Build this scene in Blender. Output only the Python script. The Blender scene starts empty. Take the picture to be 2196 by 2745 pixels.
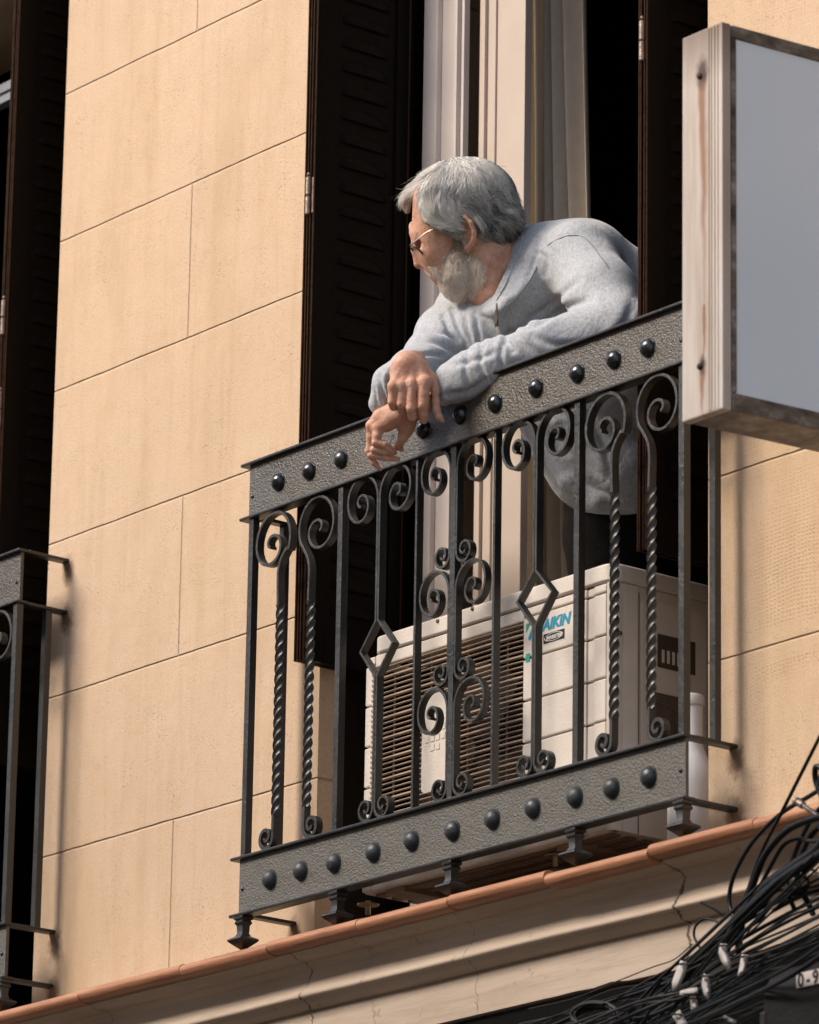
import bpy, math, random
import numpy as np
from mathutils import Vector, Matrix
R = math.radians
scene = bpy.context.scene
col = scene.collection
# ------------------------------------------------------------------ camera
# The facade is the plane Y = 0 (X along it, Y into the building, Z up), metres.
PW, PH, FPX = 2196.0, 2745.0, 13870.4
yaw, pitch, roll = R(51.666), R(16.821), R(.954)
FW = np.array([-math.sin(yaw)*math.cos(pitch), math.cos(yaw)*math.cos(pitch), math.sin(pitch)])
_r = np.array([math.cos(yaw), math.sin(yaw), 0.0]); _u = np.cross(_r, FW)
RI = math.cos(roll)*_r + math.sin(roll)*_u
UP = -math.sin(roll)*_r + math.cos(roll)*_u
CAM = np.array([8.11807, -6.12740, -2.20451])
def ray(x, y):
    return FW + RI*((x-PW/2)/FPX) + UP*((PH/2-y)/FPX)
def at(x, y, v, ax=1):
    """point of the photo (in its own pixels) lying on the plane axis[ax] = v"""
    d = ray(x, y); return CAM + d*((v-CAM[ax])/d[ax])
def dat(x, y, v, ax=1):
    return at(x*1.27304, y*1.27304, v, ax)
cam = bpy.data.cameras.new('camera'); camo = bpy.data.objects.new('camera', cam); col.objects.link(camo)
M = Matrix(((RI[0], UP[0], -FW[0], CAM[0]), (RI[1], UP[1], -FW[1], CAM[1]), (RI[2], UP[2], -FW[2], CAM[2]), (0, 0, 0, 1)))
camo.matrix_world = M
cam.sensor_fit = 'HORIZONTAL'; cam.sensor_width = 36.0; cam.lens = 36.0*FPX/PW
cam.clip_start = .5; cam.clip_end = 500
cam.dof.use_dof = True; cam.dof.focus_distance = 10.25; cam.dof.aperture_fstop = 9.0
scene.camera = camo
# ------------------------------------------------------------------ sky, sun, exposure
SUN_DIR = Vector((-.32, -.78, .70)).normalized()        # towards the sun
w = bpy.data.worlds.new("World"); scene.world = w; w.use_nodes = True
nt = w.node_tree; bg = nt.nodes['Background']
sky = nt.nodes.new('ShaderNodeTexSky'); sky.sky_type = 'NISHITA'; sky.sun_disc = False
sky.sun_elevation = math.asin(SUN_DIR.z); sky.sun_rotation = math.atan2(SUN_DIR.x, SUN_DIR.y)
sky.air_density = 1.0; sky.dust_density = 3.0
nt.links.new(sky.outputs[0], bg.inputs[0]); bg.inputs[1].default_value = .15
sl = bpy.data.lights.new('sun', 'SUN'); sl.energy = 2.9; sl.angle = R(24); sl.color = (1, .90, .79)
so = bpy.data.objects.new('sun', sl); col.objects.link(so)
so.rotation_euler = SUN_DIR.to_track_quat('Z', 'Y').to_euler()
so.location = (0, -6, 12)
scene.view_settings.view_transform = 'Standard'; scene.view_settings.look = 'None'
scene.view_settings.exposure = .52; scene.view_settings.gamma = 1
# ------------------------------------------------------------------ helpers
def lin(c):
    if isinstance(c, str):
        c = [int(c[i:i+2], 16)/255 for i in (0, 2, 4)]
        c = [x/12.92 if x <= .04045 else ((x+.055)/1.055)**2.4 for x in c]
    return (*c, 1)
class Mat:
    def __init__(s, name):
        s.m = bpy.data.materials.new(name); s.m.use_nodes = True
        s.nt = s.m.node_tree; s.b = s.nt.nodes['Principled BSDF']; s._c = None
    def n(s, t, **kw):
        nd = s.nt.nodes.new('ShaderNode'+t)
        for k, v in kw.items(): setattr(nd, k, v)
        return nd
    def l(s, a, b): s.nt.links.new(a, b)
    def co(s, scale=(1, 1, 1), kind='Object', rot=(0, 0, 0)):
        t = s.n('TexCoord'); m = s.n('Mapping'); m.inputs['Scale'].default_value = scale
        m.inputs['Rotation'].default_value = rot
        s.l(t.outputs[kind], m.inputs[0]); return m.outputs[0]
    def noise(s, scale, detail=4, rough=.6, vec=None, dist=0):
        t = s.n('TexNoise'); t.inputs['Scale'].default_value = scale; t.inputs['Detail'].default_value = detail
        t.inputs['Roughness'].default_value = rough; t.inputs['Distortion'].default_value = dist
        s.l(vec if vec is not None else s.co(), t.inputs['Vector']); return t.outputs[0]
    def ramp(s, f, stops):
        r = s.n('ValToRGB'); e = r.color_ramp.elements
        while len(e) < len(stops): e.new(.5)
        for i, (p, c) in enumerate(stops):
            e[i].position = p; e[i].color = lin(c) if not isinstance(c, (int, float)) else (c, c, c, 1)
        s.l(f, r.inputs[0]); return r.outputs[0]
    def mix(s, f, a, b, mode='MIX'):
        m = s.n('Mix', data_type='RGBA', blend_type=mode)
        for v, i in ((f, 0), (a, 6), (b, 7)):
            if hasattr(v, 'links') or hasattr(v, 'is_linked'): s.l(v, m.inputs[i])
            elif isinstance(v, (int, float)): m.inputs[i].default_value = v if i == 0 else (v, v, v, 1)
            else: m.inputs[i].default_value = lin(v)
        return m.outputs[2]
    def math(s, op, a, b=0, c=None):
        m = s.n('Math', operation=op)
        for i, v in enumerate((a, b) if c is None else (a, b, c)):
            if isinstance(v, (int, float)): m.inputs[i].default_value = v
            else: s.l(v, m.inputs[i])
        return m.outputs[0]
    def bump(s, h, dist=.002, strength=1.0):
        b = s.n('Bump'); b.inputs['Distance'].default_value = dist; b.inputs['Strength'].default_value = strength
        s.l(h, b.inputs['Height'])
        if s._c is not None: s.l(s._c, b.inputs['Normal'])
        s._c = b.outputs[0]; s.l(s._c, s.b.inputs['Normal']); return s
    def set(s, col=None, rough=None, metal=None, spec=None, **kw):
        for v, k in ((col, 'Base Color'), (rough, 'Roughness'), (metal, 'Metallic'), (spec, 'Specular IOR Level')):
            if v is None: continue
            if isinstance(v, (int, float)): s.b.inputs[k].default_value = v
            elif isinstance(v, (str, tuple, list)): s.b.inputs[k].default_value = lin(v)
            else: s.l(v, s.b.inputs[k])
        for k, v in kw.items():
            s.b.inputs[k.replace('_', ' ')].default_value = v
        return s
class MB:
    def __init__(s): s.v = []; s.f = []
    def add(s, vs, fs):
        o = len(s.v); s.v += [tuple(float(c) for c in p) for p in vs]; s.f += [tuple(i+o for i in f) for f in fs]; return s
    def box(s, x0, x1, y0, y1, z0, z1):
        return s.add([(x, y, z) for x in (x0, x1) for y in (y0, y1) for z in (z0, z1)],
              [(0, 1, 3, 2), (4, 6, 7, 5), (0, 4, 5, 1), (2, 3, 7, 6), (0, 2, 6, 4), (1, 5, 7, 3)])
    def prism(s, poly, y0, y1, ax=1):
        """closed polygon in the two other axes, extruded along ax"""
        n = len(poly)
        def P(a, b, c): return (c, a, b) if ax == 0 else (a, c, b) if ax == 1 else (a, b, c)
        vs = [P(a, b, y0) for a, b in poly]+[P(a, b, y1) for a, b in poly]
        fs = [tuple(range(n)), tuple(range(2*n-1, n-1, -1))]+[(i, i+n, (i+1) % n+n, (i+1) % n) for i in range(n)]
        return s.add(vs, fs)
    def sweep(s, pts, sec, up=None, cap=True, closed=False, scales=None, twist=None):
        """sec: list of (a, b) offsets in the frame (side, up)"""
        P = [np.array(p, float) for p in pts]; n = len(P); m = len(sec); vs = []
        ref = np.array(up if up is not None else (0, 1, 0), float)
        prev = None
        for i in range(n):
            if closed: t = P[(i+1) % n]-P[i-1]
            else: t = P[min(i+1, n-1)]-P[max(i-1, 0)]
            t = t/(np.linalg.norm(t)+1e-12)
            if up is None:
                if prev is None:
                    r = np.array((0, 0, 1.)) if abs(t[2]) < .9 else np.array((1., 0, 0))
                else: r = prev
                b = r-t*np.dot(r, t); b /= np.linalg.norm(b)+1e-12; prev = b
            else:
                b = ref-t*np.dot(ref, t); b /= np.linalg.norm(b)+1e-12
            a = np.cross(b, t)
            k = 1 if scales is None else scales[i]; tw = 0 if twist is None else twist[i]
            c, sn = math.cos(tw), math.sin(tw)
            for (x, y) in sec:
                xx, yy = (c*x-sn*y)*k, (sn*x+c*y)*k
                vs.append(P[i]+a*xx+b*yy)
        fs = []
        for i in range(n if closed else n-1):
            j = (i+1) % n
            for q in range(m):
                fs.append((i*m+q, i*m+(q+1) % m, j*m+(q+1) % m, j*m+q))
        if cap and not closed: fs += [tuple(range(m-1, -1, -1)), tuple((n-1)*m+q for q in range(m))]
        return s.add(vs, fs)
    def tube(s, pts, r, n=8, scales=None, closed=False):
        return s.sweep(pts, [(r*math.cos(2*math.pi*i/n), r*math.sin(2*math.pi*i/n)) for i in range(n)], scales=scales, closed=closed)
    def lathe(s, prof, c, axis='z', n=24, squash=1.0):
        """prof: (radius, height) along the axis"""
        vs = []; m = len(prof)
        for r, h in prof:
            for i in range(n):
                a = 2*math.pi*i/n; x, y = r*math.cos(a), r*math.sin(a)*squash
                vs.append({'z': (c[0]+x, c[1]+y, c[2]+h), 'y': (c[0]+x, c[1]+h, c[2]+y), '-y': (c[0]+x, c[1]-h, c[2]+y), 'x': (c[0]+h, c[1]+x, c[2]+y)}[axis])
        fs = [(i*n+q, i*n+(q+1) % n, (i+1)*n+(q+1) % n, (i+1)*n+q) for i in range(m-1) for q in range(n)]
        fs += [tuple(range(n-1, -1, -1)), tuple((m-1)*n+q for q in range(n))]
        return s.add(vs, fs)
    def build(s, name, mat, parent=None, smooth=35, bevel=0, fixn=True):
        me = bpy.data.meshes.new(name); me.from_pydata(s.v, [], s.f); me.update()
        if fixn:
            import bmesh
            b = bmesh.new(); b.from_mesh(me); bmesh.ops.recalc_face_normals(b, faces=b.faces); b.to_mesh(me); b.free()
        if smooth:
            me.polygons.foreach_set('use_smooth', [True]*len(me.polygons))
            me.set_sharp_from_angle(angle=R(smooth))
        o = bpy.data.objects.new(name, me); col.objects.link(o)
        if mat is not None: me.materials.append(mat.m if isinstance(mat, Mat) else mat)
        if parent is not None: o.parent = parent
        if bevel:
            bv = o.modifiers.new('bevel', 'BEVEL'); bv.width = bevel; bv.segments = 2; bv.limit_method = 'ANGLE'; bv.angle_limit = R(40)
        return o
def tag(o, label=None, cat=None, group=None, kind=None):
    for k, v in (('label', label), ('category', cat), ('group', group), ('kind', kind)):
        if v: o[k] = v
    return o
def thing(name, label, cat, loc=(0, 0, 0), group=None):
    o = bpy.data.objects.new(name, None); col.objects.link(o); o.empty_display_size = .1
    return tag(o, label, cat, group)
def copy_tree(o, off=(0, 0, 0), parent=None, keep=lambda c: True):
    c = o.copy(); col.objects.link(c); c.parent = parent
    if parent is None: c.location = Vector(o.location)+Vector(off)
    for ch in [x for x in bpy.data.objects if x.parent == o]:
        if keep(ch): copy_tree(ch, parent=c)
    return c
def rnd_loop(pts, n=6, closed=False):
    """Catmull-Rom resample"""
    P = [np.array(p, float) for p in pts]; out = []
    N = len(P)
    for i in range(N if closed else N-1):
        p0 = P[i-1] if (i > 0 or closed) else 2*P[0]-P[1]; p1 = P[i]; p2 = P[(i+1) % N]
        p3 = P[(i+2) % N] if (i+2 < N or closed) else 2*P[-1]-P[-2]
        for k in range(n):
            t = k/n
            out.append(.5*((2*p1)+(-p0+p2)*t+(2*p0-5*p1+4*p2-p3)*t*t+(-p0+3*p1-3*p2+p3)*t**3))
    if not closed: out.append(P[-1])
    return out
# ------------------------------------------------------------------ materials
def m_wall():
    m = Mat('ochre_plaster')
    tc = m.n('TexCoord'); sp = m.n('SeparateXYZ'); m.l(tc.outputs['Object'], sp.inputs[0])
    X, Y, Z = sp.outputs
    wob = m.noise(5, 5, .7)
    Zw = m.math('ADD', Z, m.math('MULTIPLY', m.math('SUBTRACT', wob, .5), .006))
    q = m.math('MULTIPLY', m.math('SUBTRACT', Zw, .288), 1/.3525)
    fr = m.math('FRACT', m.math('ADD', q, 100.5)); d = m.math('MULTIPLY', m.math('ABSOLUTE', m.math('SUBTRACT', fr, .5)), .3525)
    row = m.math('FLOOR', m.math('ADD', q, 100.0)); par = m.math('MODULO', row, 2.0)
    xs = m.math('ADD', m.math('SUBTRACT', X, -.905+.0), m.math('MULTIPLY', par, -.5))
    fx = m.math('FRACT', m.math('ADD', xs, 100.5)); dx = m.math('ABSOLUTE', m.math('SUBTRACT', fx, .5))
    dmin = m.math('MINIMUM', d, m.math('ADD', dx, .0004))
    br = m.noise(14, 3, .7)
    lw = m.math('ADD', .0012, m.math('MULTIPLY', br, .0042))
    line = m.math('SUBTRACT', 1.0, m.math('SMOOTH_MIN', 1.0, m.math('DIVIDE', dmin, lw), .3)); line = m.math('MAXIMUM', line, 0.0)
    margin = m.ramp(m.math('MULTIPLY', dmin, 10), [(0.26, 0.0), (.36, 1.0)])     # drafted margin, smoother
    # colour
    big = m.noise(1.1, 5, .62); fine = m.noise(28, 4, .65)
    base = m.ramp(big, [(.3, (.56, .405, .28)), (.7, (.645, .50, .39))])
    base = m.mix(m.ramp(m.noise(.55, 3, .6), [(.40, 0.0), (.62, .65)]), base, (.58, .41, .245))
    base = m.mix(m.ramp(fine, [(.45, 0.0), (.75, .30)]), base, (.52, .34, .19))
    streak = m.noise(7, 4, .7, m.co((3.2, 1, .22)))
    base = m.mix(m.ramp(streak, [(.50, 0.0), (.78, .50)]), base, (.45, .31, .18))
    # pits (small holes)
    vo = m.n('TexVoronoi', feature='F1'); vo.inputs['Scale'].default_value = 130; m.l(m.co(), vo.inputs['Vector'])
    pm = m.ramp(vo.outputs['Distance'], [(.09, 1.0), (.24, 0.0)])
    pm = m.math('MULTIPLY', pm, m.ramp(m.noise(9, 3, .6), [(.40, 0.0), (.68, 1.0)]))
    base = m.mix(m.math('MULTIPLY', pm, .42), base, (.24, .14, .07))
    # bush hammered dots on the right hand wall
    cx = m.math('ADD', m.math('MULTIPLY', X, 1/.0100), m.math('MULTIPLY', m.noise(3.3, 3, .5), 7.0))
    cz = m.math('ADD', m.math('MULTIPLY', Z, 1/.0078), m.math('MULTIPLY', m.noise(2.6, 3, .5), 7.0))
    cx = m.math('ADD', cx, m.math('MULTIPLY', m.noise(80, 1, .5), .7)); cz = m.math('ADD', cz, m.math('MULTIPLY', m.noise(70, 1, .5), .5))
    ex = m.math('SUBTRACT', m.math('FRACT', m.math('ADD', cx, 100.0)), .5); ez = m.math('SUBTRACT', m.math('FRACT', m.math('ADD', cz, 100.0)), .5)
    dd = m.math('SQRT', m.math('ADD', m.math('MULTIPLY', ex, ex), m.math('MULTIPLY', m.math('MULTIPLY', ez, ez), .7)))
    dots = m.ramp(dd, [(.14, 1.0), (.36, 0.0)])
    reg = m.math('MULTIPLY', m.ramp(m.math('MULTIPLY', X, .25), [(.335, 0.0), (.36, 1.0)]), m.ramp(m.noise(3.1, 3, .55), [(.42, 0.0), (.56, 1.0)]))
    reg = m.math('MULTIPLY', reg, margin); dots = m.math('MULTIPLY', dots, reg)
    base = m.mix(m.math('MULTIPLY', dots, .42), base, (.40, .23, .11))
    base = m.mix(m.math('MULTIPLY', line, m.ramp(m.noise(3.3, 3, .6), [(.35, .16), (.65, .58)])), base, (.38, .25, .14))
    d2 = m.math('ABSOLUTE', m.math('SUBTRACT', dmin, .024)); l2 = m.math('MAXIMUM', m.math('SUBTRACT', 1.0, m.math('DIVIDE', d2, .0022)), 0.0)
    l2 = m.math('MULTIPLY', l2, m.ramp(m.noise(2.4, 4, .7), [(.48, 0.0), (.62, 1.0)]))
    base = m.mix(m.math('MULTIPLY', l2, .22), base, (.36, .23, .12))
    gr = m.noise(230, 3, .7); base = m.mix(m.ramp(gr, [(.48, 0.0), (.70, .60)]), base, (.42, .28, .16))
    soot = m.noise(2.3, 5, .65, m.co((1.6, 1, .5), rot=(0, .2, 0))); base = m.mix(m.ramp(soot, [(.48, 0.0), (.72, .62)]), base, (.44, .30, .17))
    for (sx_, sz_, sr_) in ((1.335, .105, .030), (1.335, -.005, .034), (.018, -.004, .026), (-.825, .93, .028), (-.825, .82, .030), (-.825, .10, .03), (-.825, -.004, .03)):
        ax_ = m.math('MULTIPLY', m.math('SUBTRACT', X, sx_), 1/sr_); az_ = m.math('MULTIPLY', m.math('ADD', m.math('SUBTRACT', Z, sz_), .012), .7/sr_)
        dd_ = m.math('SQRT', m.math('ADD', m.math('MULTIPLY', ax_, ax_), m.math('MULTIPLY', az_, az_))); dd_ = m.math('ADD', dd_, m.math('MULTIPLY', m.math('SUBTRACT', m.noise(55, 4, .6), .5), 1.1))
        base = m.mix(m.ramp(dd_, [(.35, .85), (1.15, 0.0)]), base, (.12, .062, .03))
    m.set(base, .86, spec=.25)
    comb = m.n('TexWave', wave_type='BANDS', bands_direction='X'); comb.inputs['Scale'].default_value = 62; comb.inputs['Distortion'].default_value = 3.5
    comb.inputs['Detail'].default_value = 3; m.l(m.co((1, 1, 1), rot=(0, R(48), 0)), comb.inputs['Vector'])
    cmask = m.math('MULTIPLY', m.ramp(m.noise(2.2, 3, .6), [(.42, 0.0), (.6, 1.0)]), margin)
    h = m.math('MULTIPLY', m.math('MULTIPLY', comb.outputs['Fac'], cmask), .16)
    h = m.math('ADD', h, m.math('MULTIPLY', fine, .9))
    h = m.math('SUBTRACT', h, m.math('MULTIPLY', dots, .45)); h = m.math('SUBTRACT', h, m.math('MULTIPLY', pm, 1.2))
    m.bump(h, .0016, .8)
    m.bump(m.math('MULTIPLY', line, -1.0), .004, 1.0)
    m.bump(m.noise(2.6, 2, .5), .02, .5)
    return m
def m_iron(name='black_iron_paint', base=(.012, .0115, .010), rough=.38, b=.0012, sc=55, spec=.6):
    m = Mat(name); n1 = m.noise(sc, 4, .62, dist=.4); n2 = m.noise(9, 3, .6)
    c = m.mix(m.ramp(n2, [(.35, 0.0), (.7, 1.0)]), base, tuple(x*1.5 for x in base))
    m.set(c, m.ramp(n2, [(.3, rough-.08), (.75, rough+.14)]), spec=spec)
    m.bump(n1, b, 1.0); return m
def m_band(name='embossed_iron_paint', base=(.046, .037, .026), rough=.33):
    m = Mat(name); n1 = m.noise(210, 4, .62, m.co((.75, 1, 1)), dist=.35); n2 = m.noise(14, 3, .6)
    c = m.mix(m.ramp(n2, [(.3, 0.0), (.7, 1.0)]), base, tuple(x*1.45 for x in base))
    m.set(c, m.ramp(n2, [(.3, rough-.06), (.75, rough+.12)]), spec=.75)
    m.bump(n1, .0026, 1.0); m.bump(m.noise(60, 3, .6), .0016, .8); return m
def m_stone():
    m = Mat('painted_stucco'); n1 = m.noise(6, 5, .65, m.co((.35, 1, 2.2))); n2 = m.noise(40, 4, .6, m.co((.5, 1, 1)))
    c = m.ramp(n1, [(.3, (.40, .31, .23)), (.7, (.55, .44, .345))])
    brushed = m.noise(70, 3, .65, m.co((.06, 1, 1.2)))
    c = m.mix(m.ramp(brushed, [(.5, 0.0), (.75, .35)]), c, (.30, .22, .15))
    # cracks
    t_ = m.n('TexCoord'); sp_ = m.n('SeparateXYZ'); m.l(t_.outputs['Object'], sp_.inputs[0])
    wz = m.math('MULTIPLY', m.math('SUBTRACT', m.noise(13, 5, .75, m.co((.15, 1, 1.6))), .5), .055); wd_ = m.noise(40, 3, .6, m.co((.3, 1, 1)))
    cr = None
    for xc, wc in ((.150, .0022), (.66, .0009), (1.262, .0042), (.345, .0007), (-.52, .0012), (-1.1, .001), (1.95, .002), (2.6, .001)):
        q_ = m.math('DIVIDE', m.math('ABSOLUTE', m.math('SUBTRACT', m.math('ADD', sp_.outputs[0], wz), xc)), m.math('MULTIPLY', m.math('MAXIMUM', m.math('SUBTRACT', wd_, .30), .04), wc*4))
        f_ = m.math('MAXIMUM', m.math('SUBTRACT', 1.0, q_), 0.0); cr = f_ if cr is None else m.math('MAXIMUM', cr, f_)
    cr = m.math('MINIMUM', m.math('MULTIPLY', cr, 2.5), 1.0)
    c = m.mix(m.math('MULTIPLY', cr, .85), c, (.10, .06, .04))
    chip = m.ramp(m.noise(30, 4, .6), [(.66, 0.0), (.70, 1.0)])
    c = m.mix(m.math('MULTIPLY', chip, .5), c, (.28, .19, .12))
    m.set(c, .7, spec=.35)
    h = m.math('ADD', n2, m.math('MULTIPLY', brushed, .7)); m.bump(h, .0015, .8)
    m.bump(m.math('MULTIPLY', cr, -1.0), .006); m.bump(m.noise(8, 3, .5), .006, .5); return m
def m_dark_wood(name='dark_brown_paint', base=(.0042, .0027, .0018), rough=.48):
    m = Mat(name); n1 = m.noise(20, 4, .6, m.co((1, 1, .12))); n2 = m.noise(60, 3, .6)
    m.set(m.mix(n1, base, tuple(x*1.8 for x in base)), m.ramp(n2, [(.3, rough-.1), (.7, rough+.12)]), spec=.08)
    m.bump(m.noise(130, 3, .6, m.co((1, 1, .2))), .0006, 1); return m
def m_simple(name, base, rough=.5, var=.12, sc=30, b=.0006, spec=.5, metal=0, **kw):
    m = Mat(name); n1 = m.noise(sc, 4, .6)
    lo = tuple(x*(1-var) for x in lin(base)[:3]); hi = tuple(min(1, x*(1+var)) for x in lin(base)[:3])
    m.set(m.ramp(n1, [(.3, lo), (.7, hi)]), rough, metal, spec, **kw)
    if b: m.bump(m.noise(sc*3, 3, .6), b, 1)
    return m
def m_tile():
    m = Mat('terracotta_edge'); n1 = m.noise(60, 4, .6, m.co((.12, 1, 1))); n2 = m.noise(5, 3, .6)
    c = m.ramp(n1, [(.3, (.32, .13, .06)), (.7, (.52, .25, .135))])
    c = m.mix(m.ramp(n2, [(.5, 0.0), (.72, .45)]), c, (.30, .12, .05))
    m.set(c, .5, spec=.45); m.bump(m.noise(90, 4, .6, m.co((.1, 1, 1))), .0015, 1); return m
WALL = m_wall(); IRON = m_iron(); IRON2 = m_iron('bar_iron_paint', (.016, .0155, .013), .38, .0016, 90, .65); BAND = m_band(); BAND2 = m_band('lower_band_paint', (.068, .061, .048), .48)
RIVET = m_iron('rivet_paint', (.006, .008, .009), .20, .0007, 40, .8)
STONE = m_stone(); SHUT = m_dark_wood(); SHUTEDGE = m_dark_wood('worn_shutter_edge', (.03, .014, .007), .30)
TILE = m_tile(); FRAME = m_simple('cream_window_paint', (.50, .41, .34), .45, .06, 6, .0003)
FRAME2 = m_simple('white_window_paint', (.70, .61, .55), .45, .06, 6, .0003)
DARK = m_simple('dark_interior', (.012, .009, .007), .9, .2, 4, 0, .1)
ACW = m_simple('aged_white_enamel', (.66, .59, .52), .42, .10, 7, 0, .4)
_n = ACW.noise(230, 3, .6); ACW.bump(_n, .0012, .7)
ACW2 = m_simple('ac_side_enamel', (.60, .52, .44), .45, .06, 9, .0002)
SLAT = m_simple('grille_plastic', (.42, .32, .24), .5, .1, 9, .0002)
BLACKP = m_simple('black_plastic', (.010, .010, .010), .45, .2, 30, .0002)
# ------------------------------------------------------------------ the ground and the street
MB().add([(-60, -60, -4.0), (60, -60, -4.0), (60, 60, -4.0), (-60, 60, -4.0)], [(0, 1, 2, 3)]).build('ground', m_simple('paving', (.20, .165, .13), .85, .15, 3, .002), None, 0, 0, False)
bpy.data.objects['ground']['kind'] = 'structure'
# ------------------------------------------------------------------ facade
bld = thing('apartment_building', 'ochre plastered building front with scored block joints behind the balconies', 'building')
OFF = -2.165
HZ = 2.48
OP = [(.085, 1.262, HZ), (.085+OFF, 1.262+OFF, HZ), (.085-OFF, 1.262-OFF, HZ)]
ZF = -.075
def wall_mesh():
    m = MB(); xs = sorted([-9, 9]+[v for o in OP for v in o[:2]]); D = .42
    # piers between openings, one band above
    edges = [(-9, OP[1][0]), (OP[1][1], OP[0][0]), (OP[0][1], OP[2][0]), (OP[2][1], 9)]
    for a, b in edges: m.box(a, b, 0, D, ZF, HZ)
    m.box(-9, 9, 0, D, HZ, 6)
    return m
wall_mesh().build('wall', WALL, bld, 0)
# rough plaster jamb edge is softened by a small bevel
# cornice: a moulding below the windows, swept along X
prof = [(.25, ZF+.004), (-.112, ZF+.004), (-.112, -.100), (-.096, -.106), (-.066, -.110)]
for k in range(1, 9):
    t = k/8; prof.append((-.056-.026*(t**2.2), -.114-.062*t))
for k in range(1, 7):
    a = k/6*math.pi*.62; prof.append((-.076-.0085*math.cos(a)+.0015, -.177-.0085*math.sin(a)))
prof += [(-.056, -.200), (-.0425, -.2035), (-.0415, -.2065), (-.0475, -.2085), (-.0495, -.286), (.0, -.290), (.25, -.290)]
xs = [-6+12*i/240 for i in range(241)]
m = MB(); rng = random.Random(3)
vs = []; n = len(prof)
for i, x in enumerate(xs):
    ch = max(0, rng.gauss(0, .0035)) if rng.random() < .45 else 0
    for j, (y, z) in enumerate(prof):
        if j == n-3: z += ch; 
        if j == n-2: z += ch*.5
        vs.append((x, y, z+.0010*math.sin(x*2.1)+.0006*math.sin(x*9)))
m.add(vs, [(i*n+j, i*n+(j+1) % n, (i+1)*n+(j+1) % n, (i+1)*n+j) for i in range(len(xs)-1) for j in range(n)]); m.build('cornice', STONE, bld, 40)
# ledge slab and soffit of the shop below
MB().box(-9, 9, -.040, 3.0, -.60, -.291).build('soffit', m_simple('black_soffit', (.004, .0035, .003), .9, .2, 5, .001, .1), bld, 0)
# terracotta nosing in lengths
cuts = [-6, -4.9, -3.7, -2.6, -1.5, -.93]
for px_, py_ in ((215, 2690), (487, 2600), (720, 2540), (960, 2480), (1205, 2415), (1465, 2345), (1742, 2262), (2025, 2195)): cuts.append(at(px_, py_, -.135)[0])
cuts += [2.2, 3.2, 4.4, 6]
for i in range(len(cuts)-1):
    a, b = cuts[i]+.0008, cuts[i+1]-.0008; dz = [.001, -.0008, .0015, 0, .002, -.001][i % 6] + (-.004 if i == 11 else 0)
    poly = []
    for k in range(13):
        t = math.pi*(-.55)+k/12*math.pi*1.15; poly.append((-.126-.0160*math.cos(t)*(1-.10*(abs(t+.55) < .12)), -.0845+dz+.0135*math.sin(t)))
    poly += [(-.09, -.0735+dz), (-.09, -.0985+dz)]
    mm = MB(); N = 5
    mm.prism(poly, a, b, 0); mm.build('terracotta_edging', TILE, bld, 40, .0008)
# ------------------------------------------------------------------ windows in the openings
def window(off, name='window', right_only=False):
    e = bpy.data.objects.new(name, None); col.objects.link(e); e.parent = bld; e.location = (off, 0, 0)
    f = MB()
    z0, z1 = ZF+.02, HZ
    # left frame post with steps
    f.box(.150, .196, .19, .222, z0, z1); f.box(.196, .246, .203, .222, z0, z1); f.box(.246, .256, .195, .222, z0, z1); f.box(.256, .266, .206, .222, z0, z1)
    f.build('frame_post', FRAME2, e, 0, .002)
    g = MB(); g.box(.292, .299, .226, .236, z0, z1); g.build('weather_strip', m_strip, e, 0, .001)
    s = MB(); s.box(.318, .335, .206, .224, z0, z1); s.box(.335, .350, .214, .224, z0, z1); s.box(.350, .368, .208, .224, z0, z1); s.box(.368, .378, .213, .224, z0, z1); s.box(.378, .468, .205, .224, z0, z1)
    s.build('casement_stile', FRAME, e, 0, .002)
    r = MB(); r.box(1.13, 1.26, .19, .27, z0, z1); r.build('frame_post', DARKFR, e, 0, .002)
    t = MB(); t.box(.0895, 1.257, .196, .222, 2.245, 2.268); t.box(.0895, 1.257, .190, .222, 2.268, 2.292); t.build('head_rail', HEADP, e, 0, .002)
    return e
HEADP = m_simple('blue_grey_frame_paint', (.22, .24, .27), .5, .1, 8, .0003)
m_strip = m_simple('brown_strip', (.09, .05, .03), .35, .2, 30, .0003)
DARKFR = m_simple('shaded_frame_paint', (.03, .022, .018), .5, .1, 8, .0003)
window(0); window(OFF)
# room behind: floor, walls dark
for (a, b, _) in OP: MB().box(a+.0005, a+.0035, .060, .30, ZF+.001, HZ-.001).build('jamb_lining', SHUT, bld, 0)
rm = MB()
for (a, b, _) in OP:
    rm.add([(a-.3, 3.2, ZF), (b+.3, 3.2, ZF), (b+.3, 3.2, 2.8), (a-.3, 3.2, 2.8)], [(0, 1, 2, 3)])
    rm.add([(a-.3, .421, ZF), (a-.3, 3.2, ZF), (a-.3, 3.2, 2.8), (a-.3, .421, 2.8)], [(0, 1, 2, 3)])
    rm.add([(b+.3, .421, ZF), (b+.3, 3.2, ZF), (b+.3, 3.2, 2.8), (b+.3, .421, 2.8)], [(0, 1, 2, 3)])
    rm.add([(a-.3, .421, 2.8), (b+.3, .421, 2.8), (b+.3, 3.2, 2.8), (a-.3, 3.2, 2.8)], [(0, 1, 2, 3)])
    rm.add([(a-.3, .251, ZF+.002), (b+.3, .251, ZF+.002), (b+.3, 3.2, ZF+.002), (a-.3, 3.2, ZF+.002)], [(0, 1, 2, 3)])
rm.build('dark_room', DARK, bld, 0, 0, False)
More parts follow.
